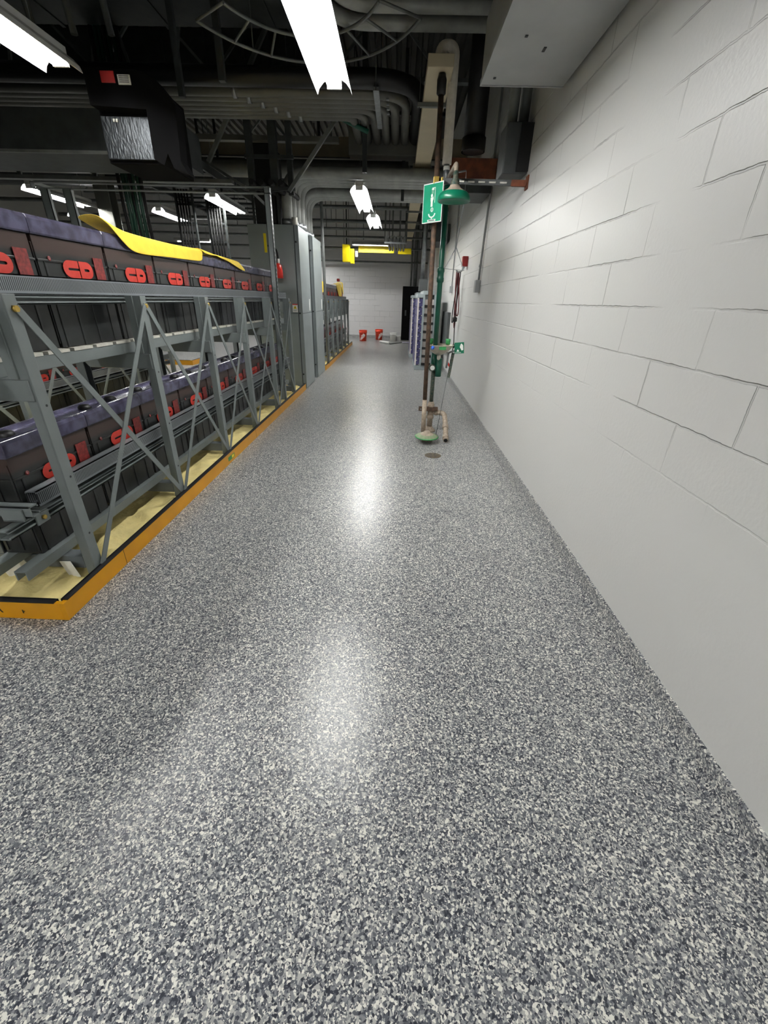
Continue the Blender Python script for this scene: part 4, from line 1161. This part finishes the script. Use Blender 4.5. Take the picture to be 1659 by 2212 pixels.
for x in (-2.23, -1.85):
    m = MB(); m.box(x, x+0.03, 7.62, 7.65, 2.425, ZC); m.build('side_rail', M['steel_dark'], t)

# beige trunking running down the room
t = thing('beige_trunking', 'long beige trunking running away over the shower towards the far wall', 'trunking', (0.3, 8, 3.2))
m = MB(); m.box(0.185, 0.405, 4.85, 8.05, 3.2, 3.285); m.build('trunking', M['beige'], t, 0.004)
m = MB(); m.box(0.165, 0.425, 8.05, 8.40, 3.18, 3.30); m.build('joint_cover', M['beige'], t, 0.004)
m = MB(); m.box(0.185, 0.405, 8.40, 16.5, 3.2, 3.285); m.build('trunking', M['beige'], t, 0.004)
for y in (5.55, 9.8, 11.2, 12.6, 14.0):
    m = MB(); m.box(0.13, 0.46, y, y+0.04, 3.165, 3.198); m.build('trapeze', M['steel_dull'], t)
    for x in (0.15, 0.44):
        m = MB(); m.tube([(x, y+0.02, 3.16), (x, y+0.02, ZC)], 0.005, 6); m.build('hanger_rod', M['steel_dark'], t)

# curved ladder tray
t = thing('ladder_tray', 'curved steel ladder tray sweeping round the large overhead strip light', 'cable tray', (-0.8, 5.4, 3.6))
ox, oy, zz = -0.86, 4.25, 3.52
def arc(ra, rb, a0, a1, n):
    return [(ox+ra*math.cos(a0+(a1-a0)*k/n), oy+rb*math.sin(a0+(a1-a0)*k/n), zz) for k in range(n+1)]
oa = arc(1.10, 1.45, math.radians(148), math.radians(28), 28); ia = arc(0.72, 0.98, math.radians(148), math.radians(28), 28)
m = MB(); m.tube(oa, 0.013, 6); m.build('outer_rail', M['steel_dull'], t)
m = MB(); m.tube(ia, 0.013, 6); m.build('inner_rail', M['steel_dull'], t)
for k in range(0, 29, 4):
    m = MB(); m.tube([oa[k], ia[k]], 0.011, 6); m.build('rung', M['steel_dull'], t)
for k in (6, 22):
    m = MB(); m.tube([oa[k], (oa[k][0], oa[k][1], ZC)], 0.006, 6); m.build('hanger_rod', M['steel_dark'], t)
t = thing('steel_beam', 'grey steel roof beam crossing left of the large overhead strip light', 'beam', (-3, 5.0, 3.75))
m = MB(); m.box(-9.5, -0.95, 4.93, 4.945, 3.72, 4.05); m.build('web', M['steel_dull'], t)
m = MB(); m.box(-9.5, -0.95, 4.84, 5.04, 3.705, 3.72); m.box(-9.5, -0.95, 4.84, 5.04, 4.05, 4.065); m.build('flange', M['steel_dull'], t)
m = MB(); m.box(-2.05, -1.30, 4.20, 4.80, 3.95, 3.97); gr = m.build('grating', M['steel_dark'], t)
for k in range(9):
    m = MB(); m.box(-2.05+0.09*k, -2.03+0.09*k, 4.20, 4.80, 3.93, 3.95); m.build('grating_bar', M['beige'], gr)

for lab, ya, yb, za, x1 in (('dark flat duct high under the roof behind the curved ladder tray', 5.25, 6.60, 4.12, -1.0), ('dark flat duct high under the roof over the first tall cabinet', 7.65, 8.80, 4.02, -1.0), ('dark flat duct at the very top left of the picture', 3.0, 4.1, 4.20, -1.6)):
    t = thing('ceiling_duct', lab, 'duct', (-5, ya, za), 'flat ducts high under the roof')
    m = MB(); m.box(-9.5, x1, ya, yb, za, 4.55); m.build('duct', M['steel_dark'], t, 0.01)
    for k in range(6):
        xs = x1-0.5-1.2*k
        m = MB(); m.box(xs, xs+0.04, ya-0.015, yb+0.015, za-0.015, 4.56); m.build('seam', M['steel_dark'], t)
    for k in (0, 3):
        for y in (ya+0.1, yb-0.1):
            m = MB(); m.tube([(x1-0.8-1.2*k, y, 4.55), (x1-0.8-1.2*k, y, ZC)], 0.008, 6); m.build('hanger_rod', M['steel_dark'], t)

# sway braces and hangers
def strutbar(label, a, b, wd=0.045, mt=None):
    m = MB(); m.bar(a, b, wd, wd, (0, 1, 0))
    tag(m.build('sway_brace', mt or M['steel_dull']), label, 'brace', 'diagonal sway braces under the roof')
strutbar('long diagonal sway brace left of centre, under the conduit bank', (-1.45, 6.98, 4.60), (-2.577, 7.0, 3.016))
strutbar('thin diagonal brace running down to the strut frame beam', (-2.577, 7.05, 3.0), (-2.02, 6.7, 2.70), 0.03)
strutbar('shorter diagonal sway brace above the first tall cabinet', (-0.86, 7.02, 3.49), (-1.52, 7.0, 2.72))
strutbar('diagonal brace at the far left behind the frame uprights', (-9.0, 7.6, 4.74), (-3.9, 7.6, 2.75), 0.03)
strutbar('diagonal brace crossing behind the unit heater', (-4.0, 7.2, 2.80), (-2.9, 7.2, 3.25), 0.03)
def hanger(label, x, y, z0, wd=0.05, mt=None):
    m = MB(); m.box(x-wd/2, x+wd/2, y-wd/2, y+wd/2, z0, ZC)
    tag(m.build('strut_hanger', mt or M['steel_dark']), label, 'hanger', 'vertical strut hangers under the roof')
hanger('dark vertical strut hanger at the left of the cluster above the first cabinet', -2.04, 7.1, 2.72, 0.08)
hanger('dark vertical strut hanger in the middle of the cluster above the first cabinet', -1.72, 7.1, 2.74, 0.10)
hanger('dark vertical strut hanger at the right of the cluster above the first cabinet', -1.52, 7.15, 2.70, 0.07)
hanger('vertical strut hanger reaching down beside the second aisle light', -0.50, 7.05, 2.95, 0.06)
hanger('vertical strut hanger just left of the beige trunking', 0.02, 8.6, 2.92, 0.05)
hanger('dark hanger right of the black unit heater', -1.78, 5.5, 3.30, 0.06)
hanger('dark hanger above the curved black duct', -2.10, 5.25, 3.10, 0.05)
pipe('sprinkler_pipe', 'small green pipe sloping near the vertical hanger over the aisle', 'pipe', [(-0.92, 7.0, 3.53), (-0.45, 7.0, 3.36)], 0.028, M['green_pipe'])
t = thing('trapeze', 'dark trapeze of struts holding cables above the first tall cabinet', 'trapeze', (-1.75, 7.1, 2.72))
m = MB(); m.box(-2.10, -1.45, 7.04, 7.09, 2.74, 2.78); m.build('strut', M['steel_dark'], t)
m = MB(); m.box(-2.10, -1.45, 7.04, 7.09, 3.08, 3.12); m.build('strut', M['steel_dark'], t)
for k in range(4):
    m = MB(); m.tube([(-2.0+0.13*k, 6.9, 2.80), (-2.0+0.13*k, 8.0, 2.82)], 0.035, 8); m.build('cable', M['rubber'], t)

# black unit heater with its curved duct, upper left
t = thing('unit_heater', 'black unit heater with a woven grey panel and a curved black duct', 'heater', (-2.3, 4.8, 2.46))
m = MB(); m.box(-2.60, -2.10, 4.66, 5.25, 2.46, 3.02); m.build('casing', M['soot'], t, 0.01)
m = MB(); m.box(-2.58, -2.10, 4.62, 4.66, 2.485, 2.775); m.build('front_panel', M['perf'], t, 0.004)
m = MB(); m.box(-2.55, -2.13, 4.61, 4.622, 2.775, 2.80); m.build('panel_lip', M['soot'], t)
m = MB(); m.prism([(-2.56, 2.80), (-2.56, 3.02), (-2.13, 3.02), (-2.00, 2.965), (-1.86, 2.81), (-1.885, 2.45), (-1.83, 2.36), (-1.95, 2.40), (-1.985, 2.50), (-2.03, 2.42), (-2.11, 2.46), (-2.105, 2.78)], 'y', 4.48, 4.615)
m.build('curved_duct', M['soot'], t)
m = MB(); m.box(-2.425, -2.315, 4.474, 4.481, 2.935, 3.005); m.build('red_plate', M['alarm_red'], t)
m = MB(); m.box(-2.29, -2.19, 4.474, 4.481, 2.925, 2.985); wp = m.build('white_plate', M['white_insul'], t)
m = MB()
for z in (2.938, 2.95, 2.962, 2.974):
    m.box(-2.28, -2.20, 4.472, 4.475, z, z+0.004)
m.build('print', M['cab_seam'], wp)
m = MB(); m.box(-2.47, -2.455, 4.612, 4.622, 2.735, 2.755); m.box(-2.445, -2.43, 4.612, 4.622, 2.735, 2.755); m.build('mark', M['white'], t)
t = thing('sheet_duct', 'wide dull rectangular duct running off to the left below the unit heater', 'duct', (-5, 5.3, 2.6))
m = MB(); m.box(-9.5, -2.30, 5.28, 6.05, 2.68, 3.02); m.build('duct', M['steel_dark'], t)
m = MB(); m.box(-9.5, -2.30, 5.262, 5.282, 2.670, 2.695); m.build('flange', M['steel_dull'], t)
for k, x in enumerate((-2.62, -2.95, -3.3, -3.75)):
    pipe('drop_cable', 'dark cable hanging from the roof left of the unit heater, %s from the heater' % ORD[k], 'cable', [(x, 5.1, ZC), (x-0.02, 5.1, 4.0), (x+0.02, 5.12, 3.46)], 0.03, M['steel_dark'], 'dark cables hanging left of the heater', 0, 8)

# open-web roof joists
def joist(label, y, z, x0, x1, step=0.75):
    t = thing('roof_joist', label, 'joist', ((x0+x1)/2, y, z), 'open-web roof joists')
    m = MB(); m.box(x0, x1, y-0.05, y+0.05, z, z+0.04); m.build('bottom_chord', M['steel_dull'], t)
    m = MB(); m.box(x0, x1, y-0.05, y+0.05, ZC-0.07, ZC-0.02); m.build('top_chord', M['steel_dark'], t)
    x = x0; k = 0
    while x+step <= x1 and k < 40:
        a, b = (z+0.03, ZC-0.06) if k % 2 == 0 else (ZC-0.06, z+0.03)
        m = MB(); m.bar((x, y, a), (x+step, y, b), 0.03, 0.03, (0, 1, 0)); m.build('web_bar', M['steel_dull'], t)
        x += step; k += 1
joist('open-web roof joist above the unit heater and conduit bank', 7.35, 3.95, -7.0, 1.0)
joist('open-web roof joist over the tall cabinets', 10.9, 3.95, -8.0, 1.0)
joist('open-web roof joist near the far end of the aisle', 14.5, 3.95, -9.0, 1.0)
joist('low open-web truss glimpsed above the strut frame beam', 6.76, 2.74, -7.0, -2.2, 0.5)

# crossing pipes towards the far end
gp = 'thin pipes crossing towards the far end'
for k, (y, z, r, nm) in enumerate([(11.6, 3.30, 0.04, 'nearest'), (12.9, 3.05, 0.03, 'second'), (13.9, 3.35, 0.045, 'third'), (14.9, 3.10, 0.03, 'fourth'), (16.9, 3.00, 0.035, 'fifth'), (18.5, 2.72, 0.03, 'farthest')]):
    t = thing('cross_pipe', 'thin grey pipe crossing under the roof beyond the second aisle light, %s of six' % nm, 'pipe', (-3, y, z), gp)
    m = MB(); m.tube([(-9.5, y, z), (1.09, y, z)], r, 10); m.build('pipe', M['steel_dull'], t)
    for x in (-4.2, -1.9, 0.75):
        m = MB(); m.tube([(x, y, z), (x, y, ZC)], 0.008, 6); m.build('hanger_rod', M['steel_dark'], t)
t = thing('cable_basket', 'wire basket of cables hung on rods right of the third aisle light', 'cable basket', (-0.1, 13, 2.75))
for x in (-0.38, -0.19, 0.0, 0.17):
    m = MB(); m.box(x-0.02, x+0.02, 12.98, 13.02, 2.78, ZC); m.build('rod', M['steel_dull'], t)
m = MB(); m.box(-0.40, 0.19, 12.97, 13.03, 2.76, 2.80); m.build('bar', M['steel'], t)
for k in range(6):
    x = -0.30+0.085*k
    m = MB(); m.tube([(x, 12.4, 2.84), (x, 15.5, 2.84)], 0.03, 8); m.build('cable', M['steel_dull'], t)
for x in (-0.36, -0.22):
    m = MB(); m.box(x-0.012, x+0.012, 12.96, 12.97, 2.80, 3.05); m.build('clip', M['white'], t)
t = thing('beam_hoist', 'bright yellow hoist box hanging at the far end of the aisle', 'hoist', (-1.7, 16.3, 2.5))
m = MB(); m.box(-1.88, -1.63, 16.2, 16.5, 2.54, 3.04); m.build('body', M['yellow'], t, 0.008)
m = MB(); m.box(-1.62, -1.50, 16.25, 16.45, 2.50, 2.92); m.build('side_case', M['yellow'], t, 0.008)
m = MB(); m.tube([(-1.75, 16.35, 3.04), (-1.75, 16.35, ZC)], 0.02, 8); m.build('hanger', M['steel_dark'], t)
m = MB(); m.box(-1.46, -1.38, 16.3, 16.4, 2.70, 2.86); m.build('socket', M['white_insul'], t)
t = thing('yellow_beam', 'long yellow crane beam behind the crosswise strip light', 'beam', (-0.8, 16.4, 2.85))
m = MB(); m.box(-1.36, -0.18, 16.4, 16.52, 2.84, 3.02); m.build('beam', M['yellow'], t)
for x in (-1.2, -0.35):
    m = MB(); m.tube([(x, 16.46, 3.02), (x, 16.46, ZC)], 0.012, 6); m.build('hanger_rod', M['steel_dark'], t)
t = thing('yellow_beam', 'short yellow crane beam right of the long one, before the far wall', 'beam', (0.2, 16.4, 2.85))
m = MB(); m.box(-0.04, 0.40, 16.4, 16.52, 2.82, 2.98); m.build('beam', M['yellow'], t)
m = MB(); m.tube([(0.18, 16.46, 2.98), (0.18, 16.46, ZC)], 0.012, 6); m.build('hanger_rod', M['steel_dark'], t)
t = thing('wall_duct', 'dark box duct along the right wall above the far module rack', 'duct', (0.8, 13, 2.7))
m = MB(); m.box(0.74, 1.09, 11.0, 12.2, 2.62, 2.95); m.build('duct', M['steel_dark'], t)
m = MB(); m.tube([(0.90, 11.4, 2.95), (0.90, 11.4, ZC)], 0.05, 10); m.build('riser', M['steel_dull'], t)
for k, (x, nm) in enumerate([(0.50, 'left'), (0.66, 'middle'), (0.86, 'right')]):
    pipe('wall_pipe', 'vertical pipe on the far wall above the black cabinet, %s of three' % nm, 'pipe', [(x, 18.88, 1.95), (x, 18.88, ZC)], 0.03 if k != 1 else 0.07, M['steel_dull'], 'pipes above the black cabinet')

# far left: cables and panels
t = thing('cable_bundle', 'bundle of dark green cables dropping behind the nearest rack', 'cables', (-3.5, 6.2, 2.0))
for k in range(7):
    x = -3.62+0.05*k+0.01*math.sin(k*3)
    m = MB(); m.tube([(x+0.05, 6.6, 4.4), (x, 6.6, 3.0), (x+0.02*math.sin(k), 6.6, 2.4), (x+0.03*math.cos(k*2), 6.62, 1.5)], 0.022, 8); m.build('cable', M['cable_green'] if k % 3 else M['rubber'], t)
def drop(label, x, y):
    t = thing('cable_ladder', label, 'cable ladder', (x, y, 1.6), 'dark cable drops behind the racks')
    for s in (0, 0.30):
        m = MB(); m.box(x+s, x+s+0.03, y, y+0.05, 1.6, ZC); m.build('rail', M['steel_dark'], t)
    for k in range(5):
        m = MB(); m.tube([(x+0.05+0.05*k, y-0.02, 3.1), (x+0.05+0.05*k, y-0.02, 1.6)], 0.014, 6); m.build('cable', M['rubber'], t)
    for k in range(5):
        m = MB(); m.box(x, x+0.33, y+0.01, y+0.04, 1.75+0.28*k, 1.78+0.28*k); m.build('rung', M['steel_dark'], t)
drop('left one of two dark cable drops behind the yellow cloth', -4.05, 9.1)
drop('right one of two dark cable drops behind the yellow cloth', -3.50, 9.1)
t = thing('ladder_tray', 'dark ladder tray overhead feeding the two cable drops', 'cable tray', (-3.7, 9.1, 3.1))
m = MB(); m.box(-4.4, -4.36, 6.8, 12.5, 3.10, 3.20); m.build('rail', M['steel_dark'], t)
m = MB(); m.box(-2.98, -2.94, 6.8, 12.5, 3.10, 3.20); m.build('rail', M['steel_dark'], t)
for k in range(12):
    m = MB(); m.box(-4.4, -2.94, 7.0+0.48*k, 7.04+0.48*k, 3.10, 3.13); m.build('rung', M['steel_dark'], t)
for x in (-4.38, -2.96):
    for y in (7.0, 11.8):
        m = MB(); m.tube([(x, y, 3.2), (x, y, ZC)], 0.008, 6); m.build('hanger_rod', M['steel_dark'], t)
t = thing('column', 'grey steel column far off on the left, behind the green cables', 'column', (-5.6, 9.5, 0))
m = MB(); m.box(-5.72, -5.46, 9.5, 9.52, 0, ZC); m.box(-5.72, -5.46, 9.74, 9.76, 0, ZC); m.build('flange', M['duct'], t)
m = MB(); m.box(-5.60, -5.58, 9.52, 9.74, 0, ZC); m.build('web', M['duct'], t)
